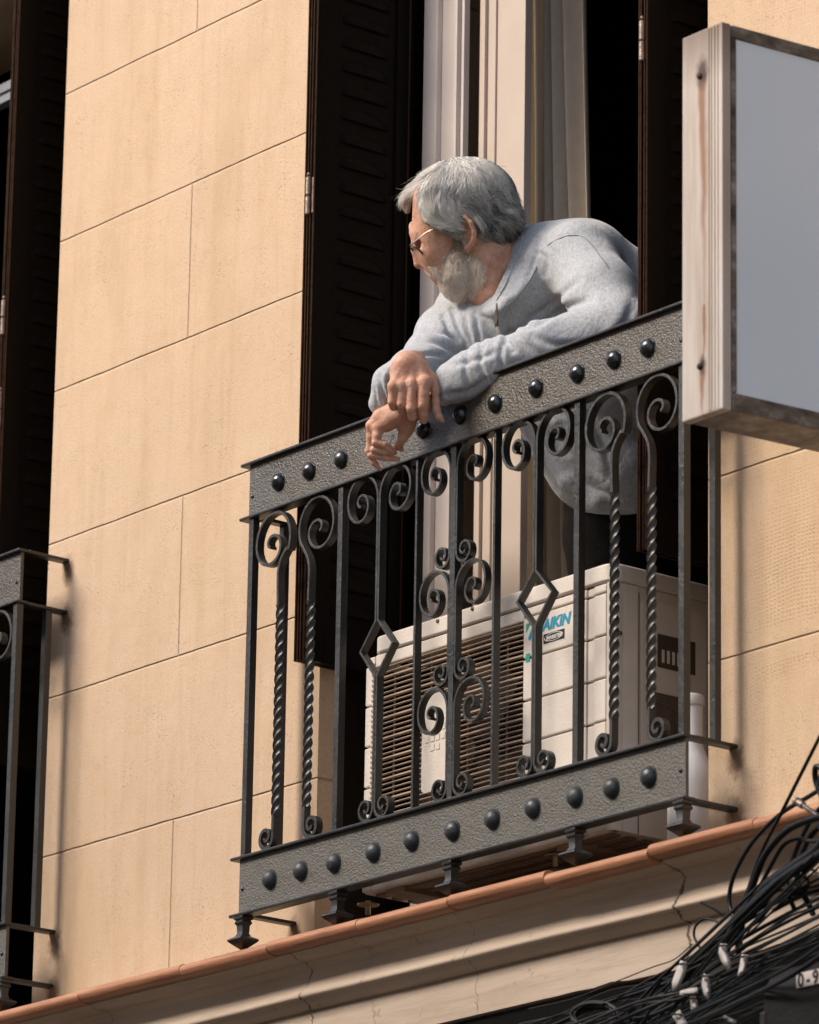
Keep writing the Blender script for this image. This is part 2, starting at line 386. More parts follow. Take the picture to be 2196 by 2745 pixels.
# curtain
cm = MB(); nx = 90; Z = [ZF+.05+i*.12 for i in range(20)]
vs = []
for z in Z:
    for i in range(nx):
        t = i/(nx-1); x = .26+t*(.225+(2.0-z)*.055); y = .335+.020*math.sin(t*2*math.pi*6.5+.5*math.sin(z*1.4))+.008*math.sin(t*31+z)
        vs.append((x, y, z))
for k in range(len(Z)-1):
    for i in range(nx-1): cm.f.append((k*nx+i, k*nx+i+1, (k+1)*nx+i+1, (k+1)*nx+i))
cm.v = vs
cur = cm.build('curtain', m_simple('curtain_cloth', (.56, .46, .35), .9, .06, 40, .0004, .1), None, 60, 0, False)
so_ = cur.modifiers.new('t', 'SOLIDIFY'); so_.thickness = .002
tag(cur, 'beige curtain hanging in folds behind the open balcony window', 'curtain')
# ------------------------------------------------------------------ shutters
def shutter(x0, x1, yl, yr, side, label, lz=(.517, 2.46), face_hi=True):
    """leaf standing across the wall: thickness x0..x1, from yl (street) to yr (room)"""
    e = thing('window_shutter', label, 'shutter', group='folding louvred shutters')
    t = x1-x0; xm = (x0+x1)/2
    f = MB(); st = .045
    f.box(x0, x1, yl, yl+st, lz[0], lz[1]); f.box(x0, x1, yr-st, yr, lz[0], lz[1])
    f.box(x0, x1, yl+st, yr-st, lz[0], lz[0]+.07)
    f.box(x0, x1, yl+st, yr-st, lz[1]-.07, lz[1]); f.build('frame', SHUT, e, 0, .0012)
    # raised edge bead facing the street, worn
    b = MB(); b.tube([(x0+.002, yl-.002, lz[0]), (x0+.002, yl-.002, lz[1])], .0022, 6); b.tube([(x1-.002, yl-.002, lz[0]), (x1-.002, yl-.002, lz[1])], .0022, 6)
    b.tube([(x1, yr-.012, lz[0]), (x1, yr-.012, lz[1])], .0022, 6)
    b.build('edge_bead', SHUTEDGE, e)
    p = MB(); p.box(xm-.0015, xm+.0015, yl+st, yr-st, lz[0]+.07, lz[1]-.07); p.build('panel', SHUT, e, 0)
    # pressed louvres: half-round hoods open downward
    l = MB(); z = lz[0]+.11; ya, yb = yl+st+.018, yr-st-.018; s = 1
    while z < lz[1]-.1:
        for sgn, xf in ((1, xm+.0015), (-1, xm-.0015)):
            vs = []; N = 16; K = 5
            for k in range(K):
                a = k/(K-1)
                for i in range(N):
                    u = i/(N-1); prof_ = min(1, math.sin(math.pi*u)**.35 if 0 < u < 1 else 0)
                    vs.append((xf+sgn*.006*prof_*math.cos(a*math.pi/2)**.8, ya+(yb-ya)*u, z+.026*math.sin(a*math.pi/2)*(.35+.65*prof_)))
            l.add(vs, [(k*N+i, k*N+i+1, (k+1)*N+i+1, (k+1)*N+i) for k in range(K-1) for i in range(N-1)])
        z += .0535
    lo = l.build('louvre_slats', SHUT, e, 50, 0, False)
    return e
sA = shutter(.088, .101, -.066, .185, 1, 'outer left shutter leaf folded flat beside the wall edge, left of the man')
sB = shutter(.106, .122, -.066, .188, 1, 'dark louvred shutter leaf folded open, left of the leaning man')
sC = shutter(1.140, 1.149, -.066, .185, -1, 'right shutter leaf folded behind the man nearest his back')
sD = shutter(1.155, 1.166, -.066, .185, -1, 'right shutter leaf half hidden behind the lightbox sign')
def hinge(parent, x, y, z, h=.085):
    m = MB(); r = .0058
    for a, b in ((0, .48), (.5, .98)):
        m.lathe([(r*.6, a*h), (r, a*h+.002), (r, b*h-.002), (r*.6, b*h)], (x, y, z), 'z', 12)
    m.lathe([(r*.3, 0), (r*.8, .003), (r*.3, .008)], (x, y, z+h), 'z', 10)
    m.box(x-.012, x+.012, y+.004, y+.007, z+.004, z+h-.004)
    return m.build('hinge', m_hinge, parent, 35)
m_hinge = m_simple('worn_hinge_metal', (.28, .20, .15), .4, .4, 40, .001, .6, .4)
def zof(x, y, Y=-.07): return dat(x, y, Y)[2]
hinge(sA, .1035, -.071, zof(643, 455)); hinge(sD, 1.152, -.071, zof(1350, 130))
for nm, s, X0 in (('far', sC, 0), ('near', sD, 0)):
    c = copy_tree(s, (OFF, 0, 0))
    c['label'] = 'inner leaf of the dark shutter above the far left balcony' if nm == 'far' else 'outer leaf of the dark shutter touching the wall above the left balcony'
    if nm == 'near': hinge(c, 1.152, -.071, zof(48, 880)-.0)
# ------------------------------------------------------------------ railing
YR = -.12          # centre plane of the ironwork
ZB0, ZB1, ZT0, ZT1 = .004, .1135, .8295, .938
XL, XR = -.0, 1.34
S16 = [(-.5, -.5), (.5, -.5), (.5, .5), (-.5, .5)]
def rect(a, b): return [(x*a, y*b) for x, y in S16]
def sp(c, tab, a0, dirn, n=10):
    """spiral points: tab radii every 90 deg from angle a0; dirn +1 = counter-clockwise"""
    out = []; N = (len(tab)-1)*n
    for i in range(N+1):
        t = i/n; k = min(int(t), len(tab)-2); u = t-k
        p0 = tab[max(k-1, 0)]; p1 = tab[k]; p2 = tab[k+1]; p3 = tab[min(k+2, len(tab)-1)]
        r = .5*((2*p1)+(-p0+p2)*u+(2*p0-5*p1+4*p2-p3)*u*u+(-p0+3*p1-3*p2+p3)*u**3)
        a = a0+dirn*t*math.pi/2
        out.append((c[0]+r*math.cos(a), c[1]+r*math.sin(a)))
    return out
def strap(m, path, t=.0052, wd=.017, y=YR):
    pts = [(x, y, z) for x, z in path]
    n = len(pts); sc = [1]*n
    m.sweep(pts, [(-t/2, -wd/2), (t/2, -wd/2), (t/2, wd/2), (-t/2, wd/2)], up=(0, 1, 0))
    # rolled tip
    return m
TOPS = [.054, .055, .041, .037, .021, .016, .0095, .006]
def top_scroll(xs, side, s=1.0, ztop=ZT0-.001):
    """from the vertical strap at xs, rising and curling outward (side -1 = left); returns path ordered from the tip down to the strap"""
    cx = xs+side*.054*s; cz = ztop-.0565*s
    p = sp((cx, cz), [r*s for r in TOPS], 0 if side < 0 else math.pi, 1 if side < 0 else -1)
    return p[::-1]
def bot_scroll(xs, side, zbot, r=.024):
    tab = [r, r*1.0, r*.86, r*.72, r*.45, r*.28, r*.15]
    cx = xs+side*r; cz = zbot+r
    # strap comes down at xs (angle 0 for left side), curls below
    return sp((cx, cz), tab, 0 if side < 0 else math.pi, -1 if side < 0 else 1)
def make_railing():
    e = thing('balcony_railing', 'black wrought iron railing the grey haired man leans on', 'railing', group='iron balcony railings')
    for nm, z0, z1, mt in (('top_band', ZT0, ZT1, BAND), ('bottom_band', ZB0, ZB1, BAND2)):
        m = MB(); m.box(XL-.002, XR-.001, YR-.004, YR+.004, z0, z1)
        m.build(nm, mt, e, 0, .0006)
        for z in (z0, z1):
            s = 1 if z == z1 else -1
            MB().box(XL-.022, XR+.004, YR-.014, YR+.016, min(z, z+s*.0065), max(z, z+s*.0065)).build('flat_rail', IRON, e, 0, .0018)
        # side bars to the wall
        for z in (z0, z1):
            s = 1 if z == z1 else -1; za, zb = min(z, z+s*.008), max(z, z+s*.008)
            for xa in (XR-.022, XL+.004): MB().box(xa, xa+(.024 if xa > .5 else .022), YR+.0165, .02, za+.0005, zb-.0005).build('side_bar', IRON, e, 0, .0012)
    # rivets
    tops = [(580, 1020), (645, 997), (712, 973), (885, 906), (963, 880), (1037, 851), (1123, 819), (1210, 787), (1287, 760), (1358, 730)]
    bots = [(562, 1853), (627, 1840), (697, 1820), (780, 1796), (861, 1773), (947, 1751), (1031, 1727), (1116, 1703), (1205, 1680), (1282, 1658), (1360, 1638)]
    for lst, zc in ((tops, (ZT0+ZT1)/2-.002), (bots, (ZB0+ZB1)/2-.002)):
        for (x, y) in lst:
            X = dat(x+1, y, YR-.012)[0]; r = .0175 if lst is tops else .0185
            pr = [(r*1.12, 0), (r*1.08, .002)]+[(r*math.cos(a), .002+r*.78*math.sin(a)) for a in [i/8*math.pi/2 for i in range(8)]]+[(.0004, .002+r*.78)]
            MB().lathe(pr, (X, YR-.0041, zc+random.Random(x).uniform(-.0015, .0015)), '-y', 20).build('rivet', RIVET if lst is tops else RIVET2, e, 60)
    for X in (XL+.009, XR-.014):
        for z in ((ZT0+ZT1)/2-.012, (ZB0+ZB1)/2-.005): MB().lathe([(.0042, 0), (.0035, .002), (.001, .003)], (X, YR-.0042, z), '-y', 10).build('screw', RIVET, e, 60)
    zt, zb = ZT0-.0068, ZB1+.0068
    # square posts
    pX = [.0125, dat(716, 1450, YR)[0], dat(957, 1350, YR)[0], dat(1219, 1350, YR)[0], XR-.009]
    for i, X in enumerate(pX):
        MB().box(X-.0075, X+.0075, YR-.0085, YR+.0085, zb, zt).build('post', IRON2, e, 0, .0012)
    for X in (XL+.015, XR-.010):
        m = MB(); m.box(X-.008, X+.008, -.052, -.036, zb, zt); m.build('side_post', IRON2, e, 0, .0012)
    # plain flat bars
    for (x, y) in ((880, 1300), (1045, 1300)):
        X = dat(x, y, YR)[0]; MB().box(X-.0032, X+.0032, YR-.0085, YR+.0085, zb, zt).build('flat_bar', IRON2, e, 0, .0010)
    # twisted bars
    BIG = [.062, .068, .050, .043, .034, .0185, .0105, .006]
    def twisted(X, side, ztop):
        """side -1: scroll opens to the left of the neck"""
        zneck = dat(*((592, 1195) if side < 0 else (648, 1190)), YR)[2]
        if side < 0: cx, cz = X-.027, ZT0-.0765
        else: cx, cz = X+.030, ZT0-.0765
        p = sp((cx, cz), BIG, -.35 if side < 0 else math.pi+.35, 1 if side < 0 else -1)[::-1]
        last = p[-1]
        zn = zneck; path = p+[(X-side*.016, zn+.040), (X-side*.004, zn+.008), (X, zn-.004)]
        path = p[:-1]+[tuple(q) for q in rnd_loop([p[-1], (last[0]*.72+X*.28, zn+.30*(last[1]-zn)+.022), (X, zn-.002), (X, zn-.075)], 5)]
        path = path+[(X, zn-.08)]
        m = MB(); strap(m, path, .0062, .017); m.build('scroll', IRON2, e, 40, .0009)
        # twisted length
        z1 = zn-.078; z0 = .185
        N = int((z1-z0)/.003); pts = [(X, YR, z1+(z0-z1)*i/N) for i in range(N+1)]
        sec = []; a_ = .0069
        q = [(-a_, -a_), (-a_, a_), (a_, a_), (a_, -a_)]
        for i in range(4):
            p0, p1 = q[i], q[(i+1) % 4]
            for k in range(4): t = k/4; x, y = p0[0]+(p1[0]-p0[0])*t, p0[1]+(p1[1]-p0[1])*t; f = 1.0 if k == 0 else (.80 if k == 2 else .86); sec.append((x*f, y*f))
        tw = [i*.003*2*math.pi/.090 for i in range(N+1)]
        m = MB(); m.sweep(pts, sec, up=(0, 1, 0), twist=tw); m.build('twisted_bar', IRON2, e, 45)
        m = MB(); pb = bot_scroll(X, side, zb+.002, .022); strap(m, [(X, z0+.004)]+[(X, zb+.05)]+pb, .0075, .016); m.build('scroll', IRON2, e, 40, .0009)
    Xt = [dat(587, 1450, YR)[0], dat(651, 1450, YR)[0], dat(1294, 1300, YR)[0], dat(1372, 1300, YR)[0]]
    for X, s in zip(Xt, (-1, 1, -1, 1)): twisted(X, s, ZT0)
    # diamond pairs
    for (x, y, ybt) in ((801, 1250, 0), (1133, 1150, 0)):
        X = dat(x, y, YR)[0]
        zt_, zm, zl = (dat(x, 1308, YR)[2], dat(x, 1364, YR)[2], dat(x, 1423, YR)[2]) if x == 801 else (dat(x, 1204, YR)[2], dat(x, 1258, YR)[2], dat(x, 1319, YR)[2])
        for side in (-1, 1):
            xs = X+side*.0033
            path = top_scroll(xs, side, 1.0)+[(xs, zt_+.2), (xs, zt_+.05), (xs, zt_), (X+side*.051, zm), (xs, zl), (xs, zl-.05), (xs, zb+.06)]+bot_scroll(xs, side, zb+.002, .0225)
            m = MB(); strap(m, path, .0056, .017); m.build('scroll', IRON2, e, 30, .0009)
    # centre scrolls each side of the middle post
    Xc = pX[2]
    for side in (-1, 1):
        xs = Xc+side*.0105
        zs = [at(1185, 1526, YR)[2], at(1175, 1842, YR)[2]]
        tops_ = [ZT0-.001, zs[0]-.002, zs[1]-.002]; bts = [zs[0], zs[1], zb+.002]
        for zt_, zb_ in zip(tops_, bts):
            path = top_scroll(xs, side, .93, zt_)+[(xs, zt_-.11), (xs, zb_+.05)]+bot_scroll(xs, side, zb_, .0225)
            m = MB(); strap(m, path, .0052, .016); m.build('scroll', IRON2, e, 40, .0009)
    # rivet dots on the flat straps (small)
    # finials hanging under the bottom band
    fx = [.010, dat(711, 1920, YR)[0], dat(951, 1855, YR)[0], dat(1212, 1790, YR)[0], XR-.012]
    for X in fx:
        m = MB(); pr = [(.0165, 0), (.0165, -.006), (.0125, -.008), (.0150, -.011), (.0150, -.014), (.0115, -.018), (.0105, -.034), (.014, -.040), (.026, -.0455), (.0275, -.0485), (.024, -.052), (.004, -.067)]
        vs = []
        pr2 = pr
        m.lathe([(r*1.2, h) for r, h in pr2], (0, 0, 0), 'z', 4)
        c, s = math.cos(math.pi/4), math.sin(math.pi/4)
        m.v = [(X+x*c-y*s, YR+x*s+y*c, ZB0-.0066+z) for x, y, z in m.v]
        m.build('finial', IRON, e, 30, .0008)
    return e
RIVET2 = m_iron('lower_rivet_paint', (.024, .028, .030), .42, .0016, 60, .5)
rail = make_railing()
r2 = copy_tree(rail, (OFF, 0, 0)); r2['label'] = 'corner of the black iron railing at the left edge'
for ch in [c for c in bpy.data.objects if c.parent == r2]:
    xs = [v.co.x for v in ch.data.vertices]
    if max(xs)+OFF < -1.32: bpy.data.objects.remove(ch)
# ------------------------------------------------------------------ air conditioner
def make_ac():
    e = thing('air_conditioner', 'cream outdoor air conditioning unit standing behind the balcony railing', 'air conditioner')
    x0, x1, y0, y1, z0, z1 = .272, 1.022, -.028, .232, .015, .531
    zt = z1-.036
    # carcass (sides, back, base) leaving the front open
    m = MB(); m.box(x0, x0+.004, y0+.01, y1, z0, zt); m.box(x1-.004, x1, y0+.026, y1, z0, zt); m.box(x0+.004, x1-.004, y1-.004, y1, z0, zt); m.box(x0+.004, x1-.004, y0+.01, y1-.004, z0, z0+.006)
    m.build('casing', ACW2, e, 0, .001)
    # top cover with a lip and rounded corners
    def rr(x0, x1, y0, y1, r, n=6):
        out = []
        for cx, cy, a in ((x1-r, y0+r, -90), (x1-r, y1-r, 0), (x0+r, y1-r, 90), (x0+r, y0+r, 180)):
            for k in range(n+1): t = R(a+90*k/n); out.append((cx+r*math.cos(t), cy+r*math.sin(t)))
        return out
    m = MB(); m.prism(rr(x0+.020, x1+.003, y0-.003, y1+.003, .03), zt+.001, z1, 2); m.build('top_cover', ACW, e, 40, .004)
    gx0, gx1 = x0+.030, at(1403, 1640, y0)[0]       # grille
    gz0, gz1 = z0+.028, zt-.026
    # front: right panel with grooves (blocks), left margin, top and bottom strips
    gz = [zt-.012-.0]; 
    f = MB(); grooves = [zt-.010-.0775*k for k in range(1, 7)]
    zs = [zt-.001]+[g for g in [zt-.020, zt-.020-.083, zt-.020-.166, zt-.020-.249, zt-.020-.332, zt-.020-.415]]+[z0]
    for a, b in zip(zs[:-1], zs[1:]):
        f.box(gx1+.0005, x1-.074, y0, y0+.012, b+.0016, a-.0016)
        f.box(x0+.001, gx0, y0, y0+.012, b+.0016, a-.0016)
        # ribbed corner
        for q, (xa, xb, ya) in enumerate(((x1-.0735, x1-.052, y0+.0035), (x1-.0515, x1-.016, y0-.001))):
            f.box(xa, xb, ya, y0+.016, b+.0016, a-.0016)
    f.box(gx0+.0005, gx1, y0+.001, y0+.012, gz1, zt-.001); f.box(gx0+.0005, gx1, y0+.001, y0+.012, z0, gz0)
    f.build('front_panel', ACW, e, 0, .0028)
    b = MB(); b.box(gx1+.001, x1-.014, y0+.016, y0+.018, z0+.001, zt-.002); b.build('groove_backing', SEAM, e, 0)
    c = MB(); c.prism([(x1-.0155, y0+.001), (x1-.008, y0+.0035), (x1-.0015, y0+.010), (x1, y0+.018), (x1, y0+.0255), (x1-.0155, y0+.0255)], z0, zt-.001, 2); c.build('corner_trim', ACW2, e, 40)
    # grille slats
    s = MB(); nS = 41; pitch_ = (gz1-gz0)/nS
    for k in range(nS):
        zc = gz0+(k+.5)*pitch_
        if k % 4 == 2: hh, dd = .0030, .010
        else: hh, dd = .0014, .007
        n = 14; vs = []
        for i in range(n+1):
            t = i/n; x = gx0-.004+(gx1-gx0+.002)*t; bow = .0035*(1-(2*t-1)**6)
            vs.append((x, y0+.006-bow, zc))
        s.sweep(vs, rect(hh, dd), up=(0, 1, 0))
    s.build('grille', SLAT, e, 0)
    wv = MB()
    for t in (.12, .37, .62, .88):
        x = gx0+(gx1-gx0)*t; wv.box(x-.0013, x+.0013, y0+.007, y0+.010, gz0, gz1)
    wv.build('grille_wire', SLAT, e, 0)
    # rounded ends of slats on the left
    q = MB()
    for k in range(nS): 
        zc = gz0+(k+.5)*pitch_; q.lathe([(.0005, 0), (.0045, .001), (.0045, .006), (.001, .008)], (gx0-.002, y0+.003, zc), '-y', 10)
    q.build('grille_end', SLAT, e, 50)
    # dark cavity with fan
    d = MB(); d.box(gx0, gx1, y0+.075, y0+.078, gz0, gz1); d.box(gx1-.002, gx1, y0+.012, y0+.075, gz0, gz1); d.box(gx0, gx0+.002, y0+.012, y0+.075, gz0, gz1); d.build('cavity', DARK, e, 0)
    fx, fz = (gx0+gx1)/2, (gz0+gz1)/2
    fan = MB()
    for k in range(3):
        a0 = k*2*math.pi/3+.5; vs = []
        for i in range(7):
            for j in range(5):
                r = .035+.15*j/4; a = a0+(i/6)*1.25+.25*j/4
                vs.append((fx+r*math.cos(a), y0+.070-.030*i/6, fz+r*math.sin(a)))
        fan.add(vs, [(i*5+j, i*5+j+1, (i+1)*5+j+1, (i+1)*5+j) for i in range(6) for j in range(4)])
    fan.lathe([(.04, 0), (.04, .03), (.02, .035)], (fx, y0+.07, fz), '-y', 24)
    fan.build('fan', m_simple('fan_plastic', (.06, .05, .045), .5, .1, 20, 0), e, 40)
    # centre plate with embossed squares
    pc = at(1180, 1985, y0-.006); 
    pl = MB(); hw, hh = .040, .098
    pz = at(1160, 1990, y0-.006)[2]; pxc = at(1165, 1990, y0-.006)[0]
    pl.prism([(pxc+cx, pz+cz) for cx, cz in [(a-0, b-0) for a, b in rr(-hw, hw, -hh, hh, .012)]], y0-.006, y0+.004, 1)
    for (i, j) in [(i, j) for i in range(-1, 3) for j in range(0, 2)]+[(0, -1), (1, -1)]:
        xx, zz = pxc-.006+i*.0165, pz+.018+j*.019-.01
        pl.box(xx-.006, xx+.006, y0-.0072, y0-.0061, zz-.0065, zz+.0065)
    pl.build('centre_plate', ACW, e, 0, .001)
    # screws
    sc = MB()
    for (x, y) in ((1174, 1665), (1267, 1632)):
        P = at(x, y, y0-.003); sc.lathe([(.0045, 0), (.0042, .0018), (.002, .0025)], (P[0], y0-.003, P[2]), '-y', 12)
    sc.lathe([(.005, 0), (.004, .003), (.001, .004)], (x1, y0+.02, zt-.10), 'x', 12)
    sc.build('screw', m_simple('screw_steel', (.10, .08, .07), .4, .2, 50, 0, .5, .6), e, 60)
    # side panel: seam, service cover, recess, sticker
    sd = MB(); sd.box(x1+.0005, x1+.002, y0+.028, y0+.062, z0, zt-.001); sd.build('side_trim', ACW, e, 0, .0006)
    sd = MB(); sd.box(x1+.0002, x1+.0012, y0+.0660, y0+.0675, z0, zt-.012); sd.build('side_seam', SEAM, e, 0)
    cv = MB()
    cv.prism([(y0+.070+a, b) for a, b in rr(0, .165, z0+.06, zt-.02, .02)], x1+.0004, x1+.004, 0)
    cv.build('service_cover', ACW2, e, 0, .0015)
    rc = MB(); rc.box(x1+.0042, x1+.0050, y0+.110, y0+.205, zt-.150, zt-.085); rc.build('vent_recess', SEAM, e, 0)
    rv = MB()
    for i in range(6): rv.box(x1+.0052, x1+.0064, y0+.120+i*.013, y0+.126+i*.013, zt-.140, zt-.115)
    rv.build('vent_rib', ACW2, e, 0)
    st = MB(); st.box(x1+.0042, x1+.0049, y0+.100, y0+.210, zt-.36, zt-.20); st.build('rating_sticker', m_sticker(), e, 0)
    # feet
    rub = m_simple('grey_rubber', (.05, .048, .045), .6, .15, 30, .0004); bra = m_simple('brass_bolt', (.45, .33, .2), .4, .2, 60, 0, .5, .7)
    for (x, y) in ((987, 2420), (1490, 2302)):
        X = at(x, y, y0+.03)[0]; m = MB()
        m.lathe([(.020, 0), (.0185, .010), (.014, .040), (.014, .043)], (X, y0+.03, ZF+.006), 'z', 20); ro = m.build('rubber_foot', rub, e, 40)
        MB().lathe([(.022, 0), (.022, .0025)], (X, y0+.03, z0-.016), 'z', 20).build('washer', bra, ro, 40)
        MB().lathe([(.0055, 0), (.0055, .028)], (X, y0+.03, z0-.035), 'z', 6).build('bolt', bra, ro, 30)
    for X in (x0+.09, x1-.14):
        MB().box(X-.03, X+.03, y0+.012, y1-.01, z0-.012, z0-.0005).build('base_rail', m_simple('base_rail_paint', (.28, .19, .13), .6), e, 0, .001)
    bp = MB()
    for k in range(5): bp.box(x0+.02, x1-.02, y0+.02+k*.04, y0+.042+k*.04, z0-.006, z0-.0008)
    bp.build('base_pan', m_simple('base_pan_paint', (.16, .10, .065), .6), e, 0, .001)
    # lettering
    def text(s, x, z, size, mat, ext=.0004, italic=0, y=y0-.0006, sx=1, name='lettering', font_off=.0):
        cu = bpy.data.curves.new(name, 'FONT'); cu.body = s; cu.size = size; cu.extrude = ext; cu.offset = font_off; cu.shear = italic
        to = bpy.data.objects.new(name, cu); col.objects.link(to)
        me = bpy.data.meshes.new_from_object(to); bpy.data.objects.remove(to)
        o = bpy.data.objects.new(name, me); col.objects.link(o); me.materials.clear(); me.materials.append(mat.m)
        o.matrix_world = Matrix(((sx, 0, 0, x), (0, 0, -1, y), (0, 1, 0, z), (0, 0, 0, 1))); o.parent = e
        return o
    BLUE = m_simple('cyan_ink', (.02, .28, .42), .4, .03, 20, 0); TEAL = m_simple('teal_ink', (.03, .30, .24), .4, .03, 20, 0)
    LX = gx1+.010; LZ = zt-.036
    st2 = MB(); st2.box(LX-.004, LX+.118, y0-.0003, y0+.0002, LZ-.052, LZ+.012) ; st2.build('badge_plate', ACW, e, 0)
    text('DAIKIN', LX+.026, LZ-.022, .030, BLUE, italic=.25, sx=1.02, font_off=.0013)
    tri = MB(); tri.prism([(LX+.006, LZ-.028), (LX+.022, LZ-.002), (LX+.030, LZ-.002), (LX+.012, LZ-.034)], y0-.0012, y0-.0006, 1); tri.build('logo_mark', BLUE, e, 0)
    tri = MB(); tri.prism([(LX, LZ-.074), (LX+.012, LZ-.074), (LX+.012, LZ-.058), (LX, LZ-.058)], y0-.0012, y0-.0004, 1); tri.prism([(LX+.0, LZ+.002), (LX+.014, LZ+.002), (LX, LZ-.016)], y0-.0012, y0-.0006, 1); tri.build('logo_mark', TEAL, e, 0)
    bk = MB(); bk.box(LX+.052, LX+.114, y0-.0010, y0-.0005, LZ-.049, LZ-.030); bk.build('badge', BLACKP, e, 0)
    WH = m_simple('white_ink', (.75, .72, .68), .4, .02, 20, 0)
    text('INVERTER', LX+.061, LZ-.0435, .0105, WH, y=y0-.0014, italic=.2, font_off=.0003)
    rg = MB(); rg.tube([(LX+.083+.027*math.cos(a), y0-.0014, LZ-.0395+.0075*math.sin(a)) for a in [2*math.pi*i/30 for i in range(30)]], .0007, 5, closed=True); rg.build('badge_ring', WH, e, 60)
    return e
SEAM = m_simple('dark_seam', (.06, .040, .028), .7, .1, 10, 0)
def m_sticker():
    m = Mat('rating_sticker'); w_ = m.n('TexWave', wave_type='BANDS', bands_direction='Z'); w_.inputs['Scale'].default_value = 70; w_.inputs['Distortion'].default_value = 0
    m.l(m.co(), w_.inputs['Vector']); n = m.noise(90, 3, .7)
    f = m.math('MULTIPLY', w_.outputs['Fac'], n)
    m.set(m.ramp(f, [(.15, (.05, .035, .025)), (.6, (.20, .14, .09))]), .6); return m
ac = make_ac()
# ------------------------------------------------------------------ plastic jug beside it
e = thing('plastic_jug', 'white plastic jug standing between the air conditioner and the wall', 'jug')
P = at(1845, 2150, -.045); jx, jy = 1.165, .045
MB().lathe([(.040, 0), (.045, .006), (.045, .15), (.043, .18), (.030, .205), (.022, .225), (.021, .30), (.0205, .305)], (jx, jy, ZF+.006), 'z', 32).build('body', m_simple('white_plastic', (.70, .70, .72), .35, .04, 8, 0, .4), e, 50)
MB().lathe([(.0235, 0), (.0240, .003), (.0240, .017), (.021, .021)], (jx, jy, ZF+.006+.303), 'z', 28).build('cap', m_simple('cap_plastic', (.62, .62, .63), .4, .04, 8, 0, .4), e, 50)
# ------------------------------------------------------------------ lightbox sign projecting from the wall
def make_sign():
    e = thing('projecting_sign', 'blank white lightbox sign with rusty metal frame sticking out at right', 'sign')
    YS = -.55
    A = dat(1440, 75, YS); B = dat(1527, 45, YS); A2 = dat(1432, 890, YS); B2 = dat(1515, 865, YS)
    x0 = (A[0]+A2[0])/2; x1 = (B[0]+B2[0])/2; zt = (A[2]+B[2])/2; zb_ = (A2[2]+B2[2])/2
    # the broad face runs back to the wall, turned slightly
    C1 = dat(1725, 100, zt, 2); dx, dy = C1[0]-x1, C1[1]-YS
    ang = math.atan2(-dx, dy)
    L = .50; c, s = math.cos(ang), math.sin(ang); T = x1-x0
    def W(u, v, z):  # u across thickness (0..T), v back along the face
        return (x1-T+u - v*s*1.0, YS+v*c, z)
    def bx(m, u0, u1, v0, v1, z0, z1):
        m.add([W(u, v, z) for u in (u0, u1) for v in (v0, v1) for z in (z0, z1)], [(0, 1, 3, 2), (4, 6, 7, 5), (0, 4, 5, 1), (2, 3, 7, 6), (0, 2, 6, 4), (1, 5, 7, 3)])
    fr = MB(); 
    bx(fr, 0, T, 0, .020, zb_, zt)                          # front edge channel
    fr.build('edge_channel', m_rust, e, 0, .003)
    g = MB(); bx(g, .0, T, .0205, L, zt-.026, zt-.001); bx(g, 0, T, .0205, L, zb_+.001, zb_+.034); bx(g, 0, T, L-.02, L, zb_+.034, zt-.026)
    for u in (T*.62, T*.70, T*.78): 
        pass
    g.build('frame', m_tarn, e, 0, .003)
    rb = MB()
    for u in (T*.66, T*.72, T*.80, T*.88): bx(rb, u, u+.003, -.0016, .001, zb_+.004, zt-.004)
    rb.build('ridge', m_rust, e, 0, .0008)
    f = MB(); bx(f, T-.006, T-.003, .021, L-.021, zb_+.034, zt-.026); bx(f, .003, .006, .021, L-.021, zb_+.034, zt-.026)
    f.build('face_panel', m_acr, e, 0)
    lp = MB(); bx(lp, T-.003, T+.001, .0205, .030, zb_+.034, zt-.026); lp.build('retaining_lip', m_tarn, e, 0, .001)
    mr = m_simple('rust', (.05, .022, .012), .8, .3, 60, .001)
    for z in (zt-.085, zb_+.09): MB().lathe([(.006, 0), (.005, .003), (.001, .004)], (x1-T*.55, YS-.0003, z), '-y', 14).build('rusty_screw', mr, e, 60)
    global SIGN; SIGN = (x0, x1, YS, zb_, zt)
    # bracket to the wall
    bk = MB(); v1 = L
    for z in (zt-.15, zb_+.15):
        P = W(T/2, L, z); bk.tube([P, (P[0]+.02, .01, z)], .014, 10)
    bk.build('wall_bracket', m_tarn, e, 40)
    return e
